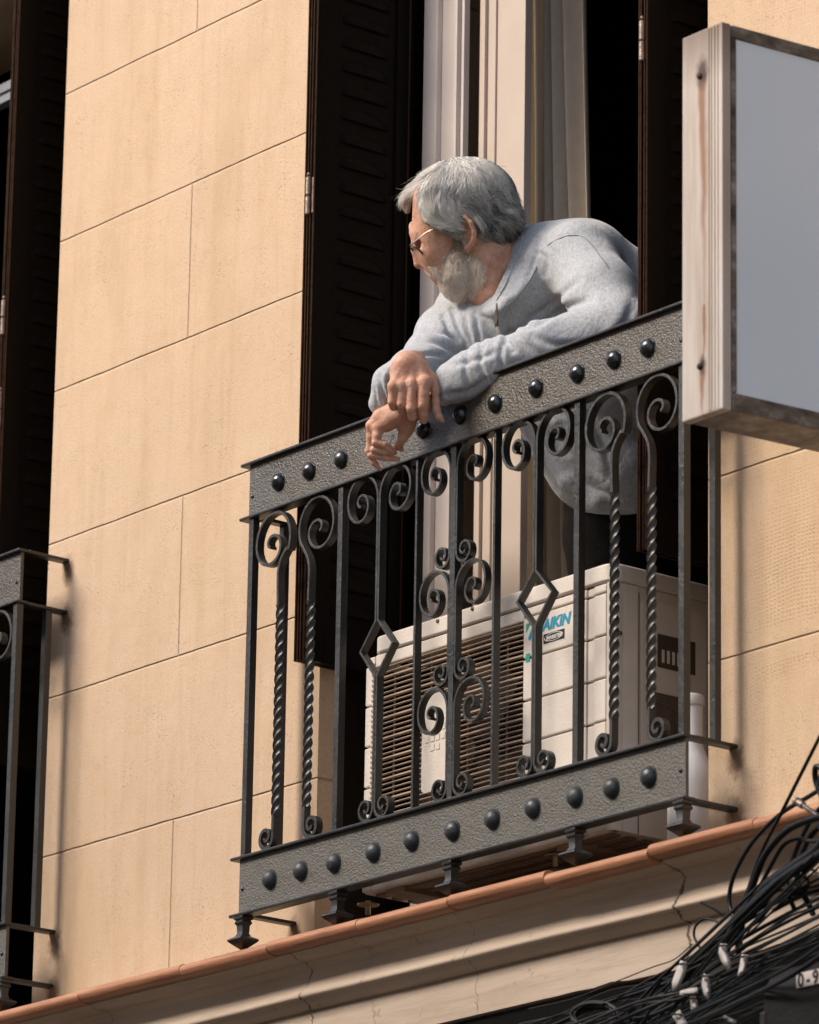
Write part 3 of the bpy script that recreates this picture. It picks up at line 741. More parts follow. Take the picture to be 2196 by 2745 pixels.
def m_rusty():
    m = Mat('weathered_aluminium'); n1 = m.noise(8, 5, .6, m.co((3.2, 1, .25))); n2 = m.noise(3, 4, .6)
    c = m.ramp(n1, [(.3, (.36, .29, .235)), (.5, (.47, .41, .36)), (.72, (.56, .52, .48))])
    t = m.n('TexCoord'); sp_ = m.n('SeparateXYZ'); m.l(t.outputs['Object'], sp_.inputs[0])
    YS = -.55; A = dat(1440, 75, YS); B = dat(1527, 45, YS); T = B[0]-A[0]; xs = B[0]-T*.55; zt = (A[2]+B[2])/2; zb = dat(1432, 890, YS)[2]
    # rust runs under the two screws
    def run(z0, wtop, ln):
        wob = m.math('MULTIPLY', m.math('SUBTRACT', m.noise(14, 3, .6, m.co((1, 1, .6))), .5), .020)
        dx = m.math('ABSOLUTE', m.math('ADD', m.math('SUBTRACT', sp_.outputs[0], xs+.002), wob))
        dz = m.math('SUBTRACT', z0, sp_.outputs[2])
        below = m.ramp(m.math('DIVIDE', dz, ln), [(0, 1.0), (1, 0.0)])
        gate = m.ramp(m.math('ADD', m.math('MULTIPLY', dz, 20), .5), [(.3, 0.0), (.5, 1.0)])
        wd = m.math('ADD', .003, m.math('MULTIPLY', below, wtop))
        f = m.math('MAXIMUM', m.math('SUBTRACT', 1.0, m.math('DIVIDE', dx, wd)), 0.0)
        return m.math('MULTIPLY', m.math('MULTIPLY', f, below), gate)
    def spot(z0, r):
        dx = m.math('MULTIPLY', m.math('SUBTRACT', sp_.outputs[0], xs), 1/r); dz = m.math('MULTIPLY', m.math('SUBTRACT', sp_.outputs[2], z0), .55/r)
        d = m.math('SQRT', m.math('ADD', m.math('MULTIPLY', dx, dx), m.math('MULTIPLY', dz, dz)))
        d = m.math('ADD', d, m.math('MULTIPLY', m.math('SUBTRACT', m.noise(60, 4, .6), .5), .7))
        return m.ramp(d, [(.35, 1.0), (1.0, 0.0)])
    f = m.math('ADD', run(zt-.085, .012, .55), run(zb+.075, .006, .10)); f = m.math('ADD', f, run(zb+.19, .003, .13))
    c = m.mix(m.math('MINIMUM', m.math('MULTIPLY', f, 1.5), .85), c, (.23, .10, .045))
    f2 = m.math('MAXIMUM', spot(zt-.080, .020), spot(zb+.09, .012))
    c = m.mix(f2, c, (.035, .018, .012))
    dirt = m.math('MULTIPLY', m.ramp(m.math('MULTIPLY', m.math('SUBTRACT', sp_.outputs[2], zt-.10), 10.0), [(0.0, 0.0), (1.0, 1.0)]), m.ramp(n2, [(.2, .5), (.6, 1.0)]))
    c = m.mix(m.math('MULTIPLY', dirt, .85), c, (.16, .11, .08))
    m.set(c, .5, .25, .5); m.bump(m.noise(40, 4, .6, m.co((1, 1, .2))), .001, 1); return m
def m_tarnish():
    m = Mat('tarnished_frame'); n1 = m.noise(14, 5, .65, m.co((1, 1, 2)))
    m.set(m.ramp(n1, [(.35, (.045, .04, .036)), (.52, (.16, .14, .12)), (.70, (.34, .33, .32))]), .45, .3, .5); m.bump(m.noise(60, 4, .6), .0015, 1); return m
def m_acrylic():
    m = Mat('milky_acrylic'); t = m.n('TexCoord')
    n = m.noise(1.8, 3, .5); n2 = m.noise(9, 4, .6, m.co((1, 1, 1.5)))
    c = m.ramp(n, [(.3, (.74, .85, .92)), (.7, (.81, .91, .97))])
    m.set(c, .32, spec=.5); m.bump(n, .01, .3); return m
m_rust = m_rusty(); m_tarn = m_tarnish(); m_acr = m_acrylic()
sign = make_sign()
# ------------------------------------------------------------------ the man
P0 = dat(1050, 700, 0.0); D0 = float(np.dot(P0-CAM, FW))
def loc(x, y, w):                      # photo pixel + distance towards the viewer -> body coordinates (metres)
    P = CAM+ray(x, y)*(D0-w); d = P-P0
    return np.array([d@RI, d@UP, -(d@FW)])
def ld(x, y, w): return loc(x*1.27304, y*1.27304, w)
def world(a): return P0+np.outer(a[:, 0], RI)+np.outer(a[:, 1], UP)-np.outer(a[:, 2], FW)
class SDF:
    def __init__(s, lo, hi, h):
        s.lo = np.array(lo, float); s.h = h; s.n = np.ceil((np.array(hi)-s.lo)/h).astype(int)+1
        s.D = np.full(s.n, .05, np.float32)
    def sub(s, lo, hi, m):
        a = np.clip(np.floor((np.array(lo)-m-s.lo)/s.h).astype(int), 0, s.n-1); b = np.clip(np.ceil((np.array(hi)+m-s.lo)/s.h).astype(int)+1, 1, s.n)
        if (b <= a).any(): return None
        sl = tuple(slice(i, j) for i, j in zip(a, b))
        g = [(s.lo[k]+s.h*np.arange(a[k], b[k])).astype(np.float32) for k in range(3)]
        return sl, g[0][:, None, None], g[1][None, :, None], g[2][None, None, :]
    def comb(s, sl, d, k, op='u'):
        A = s.D[sl]
        if op == 'u':
            if k > 0:
                h = np.maximum(k-np.abs(A-d), 0)/k; s.D[sl] = np.minimum(A, d)-h*h*k*.25
            else: s.D[sl] = np.minimum(A, d)
        else:
            d = -d
            if k > 0:
                h = np.maximum(k-np.abs(A-d), 0)/k; s.D[sl] = np.maximum(A, d)+h*h*k*.25
            else: s.D[sl] = np.maximum(A, d)
    def cap(s, a, b, ra, rb, k=.01, op='u'):
        a = np.array(a, float); b = np.array(b, float); r = max(ra, rb)
        q = s.sub(np.minimum(a, b)-r, np.maximum(a, b)+r, k+.02)
        if q is None: return
        sl, x, y, z = q; ba = b-a; L = float(ba@ba)+1e-12
        t = np.clip(((x-a[0])*ba[0]+(y-a[1])*ba[1]+(z-a[2])*ba[2])/L, 0, 1)
        d = np.sqrt((x-a[0]-ba[0]*t)**2+(y-a[1]-ba[1]*t)**2+(z-a[2]-ba[2]*t)**2)-(ra+(rb-ra)*t)
        s.comb(sl, d.astype(np.float32), k, op)
    def chain(s, pts, rs, k=.01, op='u'):
        for i in range(len(pts)-1): s.cap(pts[i], pts[i+1], rs[i], rs[i+1], k, op)
    def ell(s, c, r, k=.01, rot=0, op='u'):
        c = np.array(c, float); r = np.array(r, float); R_ = max(r)
        q = s.sub(c-R_, c+R_, k+.02)
        if q is None: return
        sl, x, y, z = q; X, Y, Z = x-c[0], y-c[1], z-c[2]
        if rot: cs, sn = math.cos(rot), math.sin(rot); X, Y = cs*X+sn*Y, -sn*X+cs*Y
        k0 = np.sqrt((X/r[0])**2+(Y/r[1])**2+(Z/r[2])**2); k1 = np.sqrt((X/r[0]**2)**2+(Y/r[1]**2)**2+(Z/r[2]**2)**2)+1e-9
        s.comb(sl, (k0*(k0-1)/k1).astype(np.float32), k, op)
    def front(s):
        """nearest surface (largest w) for every u, v"""
        S = s.D[:, :, ::-1] < 0; hit = S.any(2); i = S.argmax(2)
        return np.where(hit, s.lo[2]+s.h*(s.n[2]-1-i), -9.0)
    def mesh(s):
        D = s.D; S = D < 0; n = D.shape
        cnt = np.zeros(tuple(k-1 for k in n), np.uint8)
        for dx in (0, 1):
            for dy in (0, 1):
                for dz in (0, 1): cnt += S[dx:n[0]-1+dx, dy:n[1]-1+dy, dz:n[2]-1+dz]
        I = np.argwhere((cnt > 0) & (cnt < 8)); vid = np.full(cnt.shape, -1, np.int32); vid[tuple(I.T)] = np.arange(len(I))
        C = [(dx, dy, dz) for dx in (0, 1) for dy in (0, 1) for dz in (0, 1)]
        V = np.array([D[I[:, 0]+c[0], I[:, 1]+c[1], I[:, 2]+c[2]] for c in C])
        acc = np.zeros((len(I), 3)); num = np.zeros(len(I))
        for i, a in enumerate(C):
            for j, b in enumerate(C):
                if j > i and sum(abs(p-q) for p, q in zip(a, b)) == 1:
                    va, vb = V[i], V[j]; m = (va < 0) != (vb < 0); t = np.where(m, va/(va-vb+1e-20), 0)
                    p = np.array(a)[None]+t[:, None]*(np.array(b)-np.array(a))[None]
                    acc[m] += p[m]; num[m] += 1
        P = s.lo+s.h*(I+acc/num[:, None])
        F = []
        for ax in range(3):
            a0 = [slice(None)]*3; a1 = [slice(None)]*3; a0[ax] = slice(0, -1); a1[ax] = slice(1, None)
            A, B = S[tuple(a0)], S[tuple(a1)]
            E = np.argwhere(A != B); o1, o2 = [q for q in range(3) if q != ax]
            ok = (E[:, o1] > 0) & (E[:, o2] > 0) & (E[:, o1] < n[o1]-1) & (E[:, o2] < n[o2]-1); E = E[ok]
            fl = A[tuple(E.T)]
            def vi(d1, d2):
                Q = E.copy(); Q[:, o1] += d1; Q[:, o2] += d2; return vid[tuple(Q.T)]
            q = np.stack([vi(-1, -1), vi(0, -1), vi(0, 0), vi(-1, 0)], 1)
            if ax == 1: fl = ~fl
            q[~fl] = q[~fl][:, ::-1]; F.append(q)
        return P, np.concatenate(F)
def np_mesh(name, P, F, mat, parent, colors=None, smooth=True):
    me = bpy.data.meshes.new(name); me.vertices.add(len(P)); me.vertices.foreach_set('co', np.ascontiguousarray(P, np.float32).ravel())
    m = F.shape[1]; me.loops.add(F.size); me.loops.foreach_set('vertex_index', F.astype(np.int32).ravel())
    me.polygons.add(len(F)); me.polygons.foreach_set('loop_start', np.arange(0, F.size, m, dtype=np.int32)); me.polygons.foreach_set('loop_total', np.full(len(F), m, np.int32))
    me.update(calc_edges=True); me.validate()
    me.polygons.foreach_set('use_smooth', [smooth]*len(me.polygons))
    if colors is not None:
        a = me.color_attributes.new('tone', 'FLOAT_COLOR', 'POINT'); a.data.foreach_set('color', np.ascontiguousarray(colors, np.float32).ravel())
    o = bpy.data.objects.new(name, me); col.objects.link(o); me.materials.append(mat.m)
    if parent is not None: o.parent = parent
    return o
def relax(P, F, it=2, f=.5):
    for _ in range(it):
        acc = np.zeros_like(P); c = np.zeros(len(P)); m = F.shape[1]
        for i in range(m):
            a, b = F[:, i], F[:, (i+1) % m]
            for q in range(3): acc[:, q] += np.bincount(a, P[b, q], len(P))+np.bincount(b, P[a, q], len(P))
            c += np.bincount(a, minlength=len(P))+np.bincount(b, minlength=len(P))
        P = P*(1-f)+f*acc/np.maximum(c, 1)[:, None]
    return P
def normals(P, F):
    n = np.cross(P[F[:, 2]]-P[F[:, 0]], P[F[:, 3]]-P[F[:, 1]]); N = np.zeros_like(P)
    for i in range(4):
        for q in range(3): N[:, q] += np.bincount(F[:, i], n[:, q], len(P))
    return N/(np.linalg.norm(N, axis=1)[:, None]+1e-12)
def dseg(UV, pts):
    """distance in the u,v plane to a polyline"""
    best = np.full(len(UV), 9.0)
    for a, b in zip(pts[:-1], pts[1:]):
        a = np.array(a[:2]); b = np.array(b[:2]); ba = b-a; t = np.clip(((UV-a)@ba)/(ba@ba+1e-12), 0, 1)
        best = np.minimum(best, np.linalg.norm(UV-a-t[:, None]*ba, axis=1))
    return best
# --- materials
def m_skin():
    m = Mat('weathered_skin'); n1 = m.noise(34, 5, .68); n2 = m.noise(170, 3, .65)
    c = m.ramp(n1, [(.32, (.48, .22, .135)), (.52, (.62, .335, .225)), (.72, (.72, .44, .325))])
    c = m.mix(m.ramp(n2, [(.56, 0.0), (.72, .5)]), c, (.33, .13, .07))
    m.set(c, .48, spec=.45); m.b.inputs['Subsurface Weight'].default_value = .06; m.b.inputs['Subsurface Radius'].default_value = (.012, .004, .002); m.b.inputs['Subsurface Scale'].default_value = .5
    v = m.n('TexVoronoi', feature='DISTANCE_TO_EDGE'); v.inputs['Scale'].default_value = 260; m.l(m.co(), v.inputs['Vector'])
    m.bump(m.math('MINIMUM', v.outputs['Distance'], .25), .0022, .7); m.bump(m.noise(120, 4, .65), .0020, .7); return m
def m_fabric():
    m = Mat('heather_grey_jersey'); n1 = m.noise(210, 4, .75, m.co((1, 1, .6))); n2 = m.noise(420, 2, .6)
    c = m.ramp(n1, [(.34, (.32, .33, .35)), (.5, (.42, .435, .455)), (.66, (.51, .525, .55))])
    m.set(c, .95, spec=.12); m.b.inputs['Sheen Weight'].default_value = .35; m.b.inputs['Sheen Roughness'].default_value = .5
    m.bump(n2, .0010, .6); m.bump(m.noise(38, 3, .6), .0030, .5); m.bump(m.noise(9, 4, .6, m.co((1, 1, 1)), dist=1.0), .020, .35); return m
def m_hair(name, lo=0):
    m = Mat(name); a = m.n('Attribute', attribute_name='tone'); m.set(a.outputs['Color'], .42, spec=.45); return m
SKIN = m_skin(); FAB = m_fabric(); FABD = m_simple('seam_thread', (.20, .205, .215), .9, .1, 60, 0, .1)
HAIR = m_hair('grey_hair'); HAIRB = m_simple('hair_mass', (.24, .23, .215), .8, .45, 60, .003, .2); BEARDB = m_simple('beard_mass', (.70, .56, .46), .85, .25, 90, .003, .2)
CLOTH = m_simple('black_trousers', (.012, .011, .011), .9, .2, 30, .002, .1)
man = thing('person', 'grey haired bearded man in light grey zip sweatshirt leaning on the railing', 'person')
# --- head and neck
HW = -.075; HS = 1/(1359*4.107)
def hp(cx, cy, dw=0.0):        # head crop pixels -> body coordinates; dw in head pixels
    w = HW+dw*HS+(cx-850)*HS*.16+(950-cy)*HS*.12
    return loc(1040+cx/4.107, 390+cy/4.107, w)
c0 = hp(850, 900); H = .0020
S = SDF(c0-np.array([.155, .20, .11]), c0+np.array([.165, .165, .115]), H)
u = HS
S.ell(hp(830, 640), (560*u, 440*u, 415*u), 0, R(-8))
S.ell(hp(535, 960), (290*u, 400*u, 320*u), .02)
S.ell(hp(730, 1330), (300*u, 270*u, 285*u), .03)
S.chain([hp(980, 1000), hp(1110, 1280), hp(1200, 1560)], [330*u, 335*u, 345*u], .02)
S.chain([hp(285, 890, 0), hp(296, 955, 70), hp(356, 965, 190)], [42*u, 47*u, 44*u], .008)     # brow, near side
S.chain([hp(285, 890, 0), hp(300, 960, -70), hp(360, 960, -190)], [42*u, 44*u, 40*u], .008)
for s_ in (1, -1):
    S.ell(hp(365, 1085, s_*185), (62*u, 75*u, 85*u), .006, op='s')                     # socket
    S.ell(hp(425, 1085, s_*170), (66*u, 66*u, 66*u), .003)                             # eyeball / lid
    S.chain([hp(372, 1055, s_*110), hp(362, 1050, s_*175), hp(390, 1050, s_*240)], [12*u, 15*u, 12*u], .003)
    S.chain([hp(378, 1130, s_*110), hp(378, 1140, s_*175), hp(405, 1135, s_*240)], [14*u, 16*u, 12*u], .004)
    S.ell(hp(500, 1190, s_*205), (110*u, 100*u, 100*u), .014)                          # cheek
    S.ell(hp(418, 1312, s_*76), (54*u, 42*u, 38*u), .003)                              # nostril wing
    S.ell(hp(440, 1350, s_*48), (26*u, 12*u, 17*u), .003, op='s')
S.chain([hp(318, 1020), hp(296, 1150), hp(338, 1298)], [34*u, 36*u, 54*u], .007)        # nose
S.ell(hp(350, 1312), (50*u, 46*u, 54*u), .005)
S.chain([hp(450, 1220, 95), hp(520, 1310, 150), hp(560, 1370, 170)], [10*u, 12*u, 12*u], .008, 's')   # smile line
for q in range(4): S.chain([hp(250+q*4, 800+q*38, -60), hp(262+q*4, 790+q*38, 60), hp(320, 800+q*36, 190)], [7*u]*3, .003, 's')   # forehead lines
for q in range(3): S.chain([hp(455, 1065+q*30, 205), hp(520, 1045+q*48, 245)], [6*u, 4*u], .003, 's')  # crow's feet
# ear
ear = [hp(800, 790, 395), hp(850, 785, 430), hp(915, 850, 455), hp(948, 950, 455), hp(945, 1030, 440), hp(915, 1090, 420), hp(880, 1130, 400), hp(855, 1120, 390)]
S.ell(hp(880, 950, 380), (75*u, 160*u, 45*u), .008, R(-12))
S.ell(hp(868, 950, 420), (55*u, 125*u, 42*u), .003, R(-12), 's')
S.chain(ear, [16*u, 24*u, 27*u, 27*u, 30*u, 36*u, 36*u, 26*u], .003)
S.chain([hp(890, 880, 400), hp(905, 960, 405), hp(880, 1040, 395)], [14*u, 16*u, 16*u], .003)
S.ell(hp(838, 1010, 385), (24*u, 34*u, 24*u), .003)
headmap = S.front()
HP, HF = S.mesh(); HPm = relax(HP, HF, 1, .4)
# --- hands
def hd(cx, cy, w): return loc(940+cx/4.79, 900+cy/4.79, w)
k3 = 1/(1359*4.79)
def hand_right():
    lo = np.minimum(hd(440, 1230, .05), hd(1260, 200, .27))-.005; hi = np.maximum(hd(440, 1230, .05), hd(1260, 200, .27))+.005
    S = SDF(lo, hi, .0013); W0 = .205
    def q(x, y, w): return hd(x, y, W0+w)
    # palm: metacarpals
    mc = [((640, 370), (548, 640), 62, 60), ((690, 345), (662, 640), 70, 62), ((760, 335), (785, 615), 76, 66), ((850, 360), (945, 600), 82, 80)]
    for (a, b, ra, rb) in mc: S.cap(q(*a, -.022), q(*b, -.004), ra*k3, rb*k3, .010)
    S.ell(q(740, 450, -.018), (235*k3, 190*k3, .017), .012)
    S.cap(q(730, 350, -.025), q(800, 330, -.09), 150*k3, 170*k3, .014)             # wrist going back into the sleeve
    # thumb
    S.chain([q(900, 420, -.028), q(1030, 560, -.020), q(1085, 700, -.012)], [88*k3, 70*k3, 55*k3], .012)
    S.chain([q(1085, 700, -.012), q(1095, 850, -.004), q(1105, 960, 0)], [52*k3, 46*k3, 50*k3], .005)
    S.chain([q(1105, 960, 0), q(1140, 1050, .001), q(1182, 1096, .001)], [48*k3, 44*k3, 26*k3], .004)
    S.chain([q(1180, 1070, .006), q(1208, 1100, .004)], [12*k3, 7*k3], .001)
    # fingers
    fs = [([(546, 640, .000), (528, 850, .006), (548, 915, -.006), (585, 925, -.024)], [58, 52, 48, 40]),
          ([(662, 640, .002), (645, 880, .009), (662, 960, -.004), (705, 960, -.026)], [60, 56, 52, 42]),
          ([(787, 618, .004), (772, 930, .013), (795, 1035, .003), (815, 1030, -.020)], [66, 66, 60, 46]),
          ([(945, 605, .004), (935, 760, .010), (925, 890, .013)], [84, 76, 76]), ([(925, 890, .013), (935, 1000, .008), (940, 1085, .002)], [74, 62, 50])]
    for pts, rs in fs: S.chain([q(*p) for p in pts], [r*k3 for r in rs], .0022)
    for (x, y, r) in ((548, 655, 58), (662, 645, 60), (790, 630, 66), (960, 600, 78)): S.ell(q(x, y-10, .003), (r*.95*k3, r*.9*k3, .009), .012)    # knuckles
    for a, b in (((680, 400), (560, 600)), ((730, 380), (670, 590)), ((790, 370), (790, 570)), ((860, 380), (930, 540))): S.cap(q(*a, -.010), q(*b, .0005), 12*k3, 18*k3, .010)   # tendons
    for x0, x1, y in ((500, 572, 870), (600, 690, 905), (715, 840, 955), (855, 1000, 905), (855, 1000, 885)): S.cap(q(x0, y, .017), q(x1, y, .017), 9*k3, 9*k3, .002, 's')
    for x, y in ((605, 690), (722, 690), (862, 700)): S.cap(q(x, y, .018), q(x-5, y+200, .018), 10*k3, 12*k3, .003, 's')
    return S.mesh()
def hand_left():
    lo = np.minimum(hd(130, 1790, .02), hd(1000, 760, .23))-.005; hi = np.maximum(hd(130, 1790, .02), hd(1000, 760, .23))+.005
    S = SDF(lo, hi, .0013); W0 = .13
    def q(x, y, w): return hd(x, y, W0+w)
    S.chain([q(960, 820, -.0), q(700, 930, 0), q(520, 1010, .004)], [170*k3, 150*k3, 120*k3], .014)
    S.chain([q(560, 960, .0), q(380, 1040, .004), q(270, 1150, .002)], [100*k3, 82*k3, 62*k3], .012)
    S.chain([q(600, 1050, .012), q(460, 1130, .012), q(350, 1190, .010)], [110*k3, 88*k3, 60*k3], .012)
    S.chain([q(260, 1150, .000), q(262, 1300, .0), q(240, 1470, -.002)], [58*k3, 50*k3, 52*k3], .008)
    S.chain([q(340, 1190, .012), q(345, 1280, .016), q(325, 1370, .016)], [62*k3, 54*k3, 54*k3], .006)
    S.chain([q(320, 1370, .018), q(440, 1400, .020), q(540, 1480, .012)], [52*k3, 50*k3, 38*k3], .002)
    S.chain([q(300, 1460, .010), q(420, 1488, .012), q(555, 1500, .006)], [50*k3, 46*k3, 40*k3], .002)
    S.chain([q(265, 1530, .000), q(430, 1565, .004), q(605, 1585, .0)], [52*k3, 44*k3, 33*k3], .002)
    S.chain([q(225, 1480, -.010), q(300, 1630, -.008), q(380, 1715, -.008)], [50*k3, 40*k3, 24*k3], .003)
    # thumb hanging behind the curled fingers
    S.chain([q(760, 1040, .0), q(720, 1180, .004), q(670, 1310, .002)], [115*k3, 88*k3, 66*k3], .012)
    S.chain([q(670, 1310, .002), q(610, 1420, -.004), q(660, 1462, -.006)], [62*k3, 52*k3, 28*k3], .004)
    for i in range(4): S.cap(q(420-i*28, 1180+i*14, .036), q(470+i*10, 1260+i*22, .034), 9*k3, 7*k3, .003, 's')
    for a, b in (((560, 950), (290, 1110)), ((540, 1000), (330, 1160))): S.cap(q(*a, .016), q(*b, .012), 10*k3, 12*k3, .005)
    S.cap(q(300, 1425, .030), q(350, 1430, .034), 8*k3, 8*k3, .002, 's')
    return S.mesh()
RP, RF = hand_right(); LP, LF = hand_left()
# --- legs / hips inside the room (mostly hidden), joined to the same body mesh
B = SDF(ld(1080, 1700, -.45), ld(1480, 880, .12), .008)
B.chain([ld(1250, 900, -.14), ld(1290, 1100, -.18)], [.06, .06], .03)
for s_ in (-.07, .05): B.chain([ld(1290, 1110, -.19+s_), ld(1300, 1300, -.2+s_), ld(1310, 1600, -.24+s_)], [.06, .06, .045], .02)
BP, BF = B.mesh()
allP = [HPm, relax(RP, RF, 2, .5), relax(LP, LF, 2, .5), BP*1.0]; allF = [HF, RF, LF, BF]; off = 0; FF = []
for P_, F_ in zip(allP, allF): FF.append(F_+off); off += len(P_)
body = np_mesh('body', world(np.concatenate(allP)), np.concatenate(FF), SKIN, man)
# --- trousers
T = SDF(ld(1080, 1700, -.47), ld(1500, 900, .14), .008)
T.chain([ld(1275, 1060, -.18), ld(1290, 1120, -.18)], [.085, .10], .03)
for s_ in (-.08, .05): T.chain([ld(1290, 1130, -.19+s_), ld(1300, 1300, -.15+s_), ld(1310, 1590, -.2+s_)], [.098, .088, .068], .02)
TP, TF = T.mesh(); np_mesh('trousers', world(relax(TP, TF, 1)), TF, CLOTH, man)
# --- sweatshirt
lo = np.minimum(ld(750, 1110, -.36), ld(1440, 430, .30)); hi = np.maximum(ld(750, 1110, -.36), ld(1440, 430, .30))
G = SDF(lo, hi, .0030)
G.chain([ld(985, 655, -.22), ld(1090, 602, -.12), ld(1212, 545, -.02)], [.060, .082, .075], .03)
G.chain([ld(1100, 620, -.12), ld(1165, 730, -.13), ld(1230, 880, -.13), ld(1268, 965, -.12), ld(1290, 985, -.12)], [.085, .118, .118, .106, .100], .04)
G.ell(ld(1300, 1000, -.11), (.095, .088, .11), .03)
G.ell(ld(1040, 700, -.10), (.085, .075, .075), .03)
G.chain([ld(1150, 560, -.10), ld(1225, 575, -.10), ld(1305, 665, -.14), ld(1330, 800, -.14)], [.085, .100, .125, .13], .04)
G.chain([ld(1222, 552, .0), ld(1268, 620, .10), ld(1300, 690, .19)], [.074, .068, .060], .025)
G.chain([ld(1300, 692, .19), ld(1150, 735, .20), ld(1045, 768, .185), ld(985, 792, .170)], [.060, .053, .046, .043], .02)
G.chain([ld(985, 792, .170), ld(955, 806, .160)], [.043, .041], .01)
G.chain([ld(985, 655, -.22), ld(935, 705, -.14), ld(905, 752, -.05)], [.058, .052, .050], .03)
G.chain([ld(905, 755, -.05), ld(868, 785, .06), ld(850, 800, .115)], [.049, .044, .040], .02)
G.chain([ld(845, 800, .115), ld(815, 812, .105), ld(800, 850, .10), ld(806, 872, .10)], [.030, .026, .019, .012], .014)
G.chain([ld(850, 780, .10), ld(812, 795, .10)], [.030, .022], .012)
# neckline: hollow for the neck, stand-up collar
UPR = [(1102, 476, -.125), (1094, 520, -.055), (1074, 566, -.015), (1058, 602, -.005), (1042, 630, -.020), (1016, 632, -.060), (992, 622, -.12), (1010, 575, -.19), (1060, 510, -.20)]
LWR = [(1142, 498, -.110), (1134, 548, -.020), (1112, 592, .012), (1084, 626, .016), (1050, 652, .002), (1022, 654, -.040), (985, 645, -.10), (990, 590, -.19), (1060, 530, -.20)]
ru = rnd_loop([ld(*p) for p in UPR], 6, True); rl = rnd_loop([ld(*p) for p in LWR], 6, True)
for i in range(len(ru)):
    j = (i+1) % len(ru)
    for t, r_ in ((0, .0052), (.25, .0060), (.5, .0066), (.75, .0072), (1.0, .0085)): G.cap(ru[i]*(1-t)+rl[i]*t, ru[j]*(1-t)+rl[j]*t, r_, r_, .006)
G.chain([ld(1140, 560, -.03), ld(1110, 620, -.025), ld(1070, 670, -.03)], [.035, .034, .030], .02)
# hem: ribbed band
G.chain([ld(1150, 955, -.05), ld(1195, 1018, -.02), ld(1255, 1060, -.01), ld(1330, 1062, -.03)], [.010, .016, .018, .018], .012)
# cuff of the near sleeve
c_ = [ld(940+9*math.cos(a)*0, 0, 0) for a in (0,)]
for k in range(18):
    a, b = 2*math.pi*k/18, 2*math.pi*(k+1)/18
    def cp(t): return ld(936+7*math.cos(t), 812+36*math.sin(t), .158+.034*math.cos(t))
    G.cap(cp(a), cp(b), .0065, .0065, .006)
    def cp2(t): return ld(834+20*math.cos(t), 812+34*math.sin(t)+14*math.cos(t), .135+.03*math.sin(t)*0-.02*math.cos(t))
    G.cap(cp2(a), cp2(b), .0055, .0055, .006)
G.ell(ld(918, 816, .158), (.024, .028, .026), .004, op='s')
GP, GF = G.mesh(); GP = relax(GP, GF, 2, .5); N = normals(GP, GF)
UV = GP[:, :2]; disp = np.zeros(len(GP)); near = GP[:, 2]
def fold(pts, depth, width, wmin=-9):
    p = rnd_loop([ld(x, y, 0) for x, y in pts], 5); p = [q for q in p]
    d = dseg(UV, p); a = np.array([q[:2] for q in p]); t0 = np.minimum(1, np.linalg.norm(UV-a[0], axis=1)/(3*width))*np.minimum(1, np.linalg.norm(UV-a[-1], axis=1)/(3*width))
    g = (np.exp(-(d/width)**2)-.45*np.exp(-(d/(2.4*width))**2))*np.sqrt(t0)
    disp[:] = disp-depth*g*(near > wmin)*(N[:, 2] > -.1)
W2 = .006
for pts, dp, wd in [
    ([(1100, 690), (1075, 700), (1062, 722), (1075, 745)], .0065, .007), ([(1075, 640), (1070, 690), (1085, 715)], .006, .008),
    ([(1235, 640), (1180, 655), (1130, 690), (1105, 700)], .0065, .008), ([(1210, 600), (1160, 640), (1118, 668)], .004, .007),
    ([(1060, 720), (1050, 760), (1062, 800)], .004, .006), ([(1015, 735), (1008, 770), (1022, 815)], .004, .006), ([(985, 750), (978, 790), (990, 830)], .003, .006),
    ([(1120, 715), (1160, 735), (1220, 735)], .005, .008), ([(1100, 730), (1150, 765), (1210, 760)], .004, .008),
    ([(1305, 700), (1260, 740), (1200, 775)], .005, .010), ([(1325, 640), (1300, 700), (1250, 745)], .004, .010),
    ([(935, 665), (950, 700), (975, 735)], .006, .0065), ([(955, 650), (968, 690), (990, 730)], .006, .006), ([(978, 650), (985, 690), (1000, 725)], .006, .006), ([(1002, 660), (1008, 700), (1012, 725)], .005, .0055),
    ([(900, 690), (930, 700), (965, 712)], .004, .006), ([(885, 715), (925, 725), (960, 745)], .004, .006), ([(930, 750), (905, 748), (880, 752)], .004, .005),
    ([(800, 800), (808, 830), (822, 862)], .0042, .0042), ([(812, 785), (822, 815), (832, 850)], .0045, .0042), ([(790, 820), (795, 850), (802, 872)], .003, .0035),
    ([(1125, 530), (1150, 545), (1150, 580)], .003, .005), ([(1135, 500), (1128, 540), (1110, 590)], .003, .005),
    ([(940, 835), (985, 828), (1020, 805)], .0045, .006), ([(955, 775), (1000, 765), (1040, 750)], .0035, .006),
    ([(1180, 900), (1220, 960), (1270, 1010)], .006, .010), ([(1150, 880), (1190, 950)], .006, .010), ([(1230, 860), (1270, 930), (1290, 1000)], .005, .010)]:
    fold(pts, dp*1.6, wd)
GP = GP+N*disp[:, None]
sweater = np_mesh('sweatshirt', world(GP), GF, FAB, man)
gm = G.front()
def fw_(map_, S_, p, d=.0):
    i = int(np.clip(round((p[0]-S_.lo[0])/S_.h), 0, S_.n[0]-1)); j = int(np.clip(round((p[1]-S_.lo[1])/S_.h), 0, S_.n[1]-1)); return map_[i, j]+d
def onsw(pts, d=-.0005, n=8):
    out = []
    for p in rnd_loop([ld(x, y, 0) for x, y in pts], n):
        w_ = fw_(gm, G, p, d); out.append([p[0], p[1], w_ if w_ > -5 else (out[-1][2] if out else 0)])
    W_ = np.array([o[2] for o in out]); k = np.ones(3)/3; Wp = np.convolve(np.pad(W_, 1, 'edge'), k, 'valid')
    for o, v in zip(out, Wp): o[2] = v
    return np.array(out)
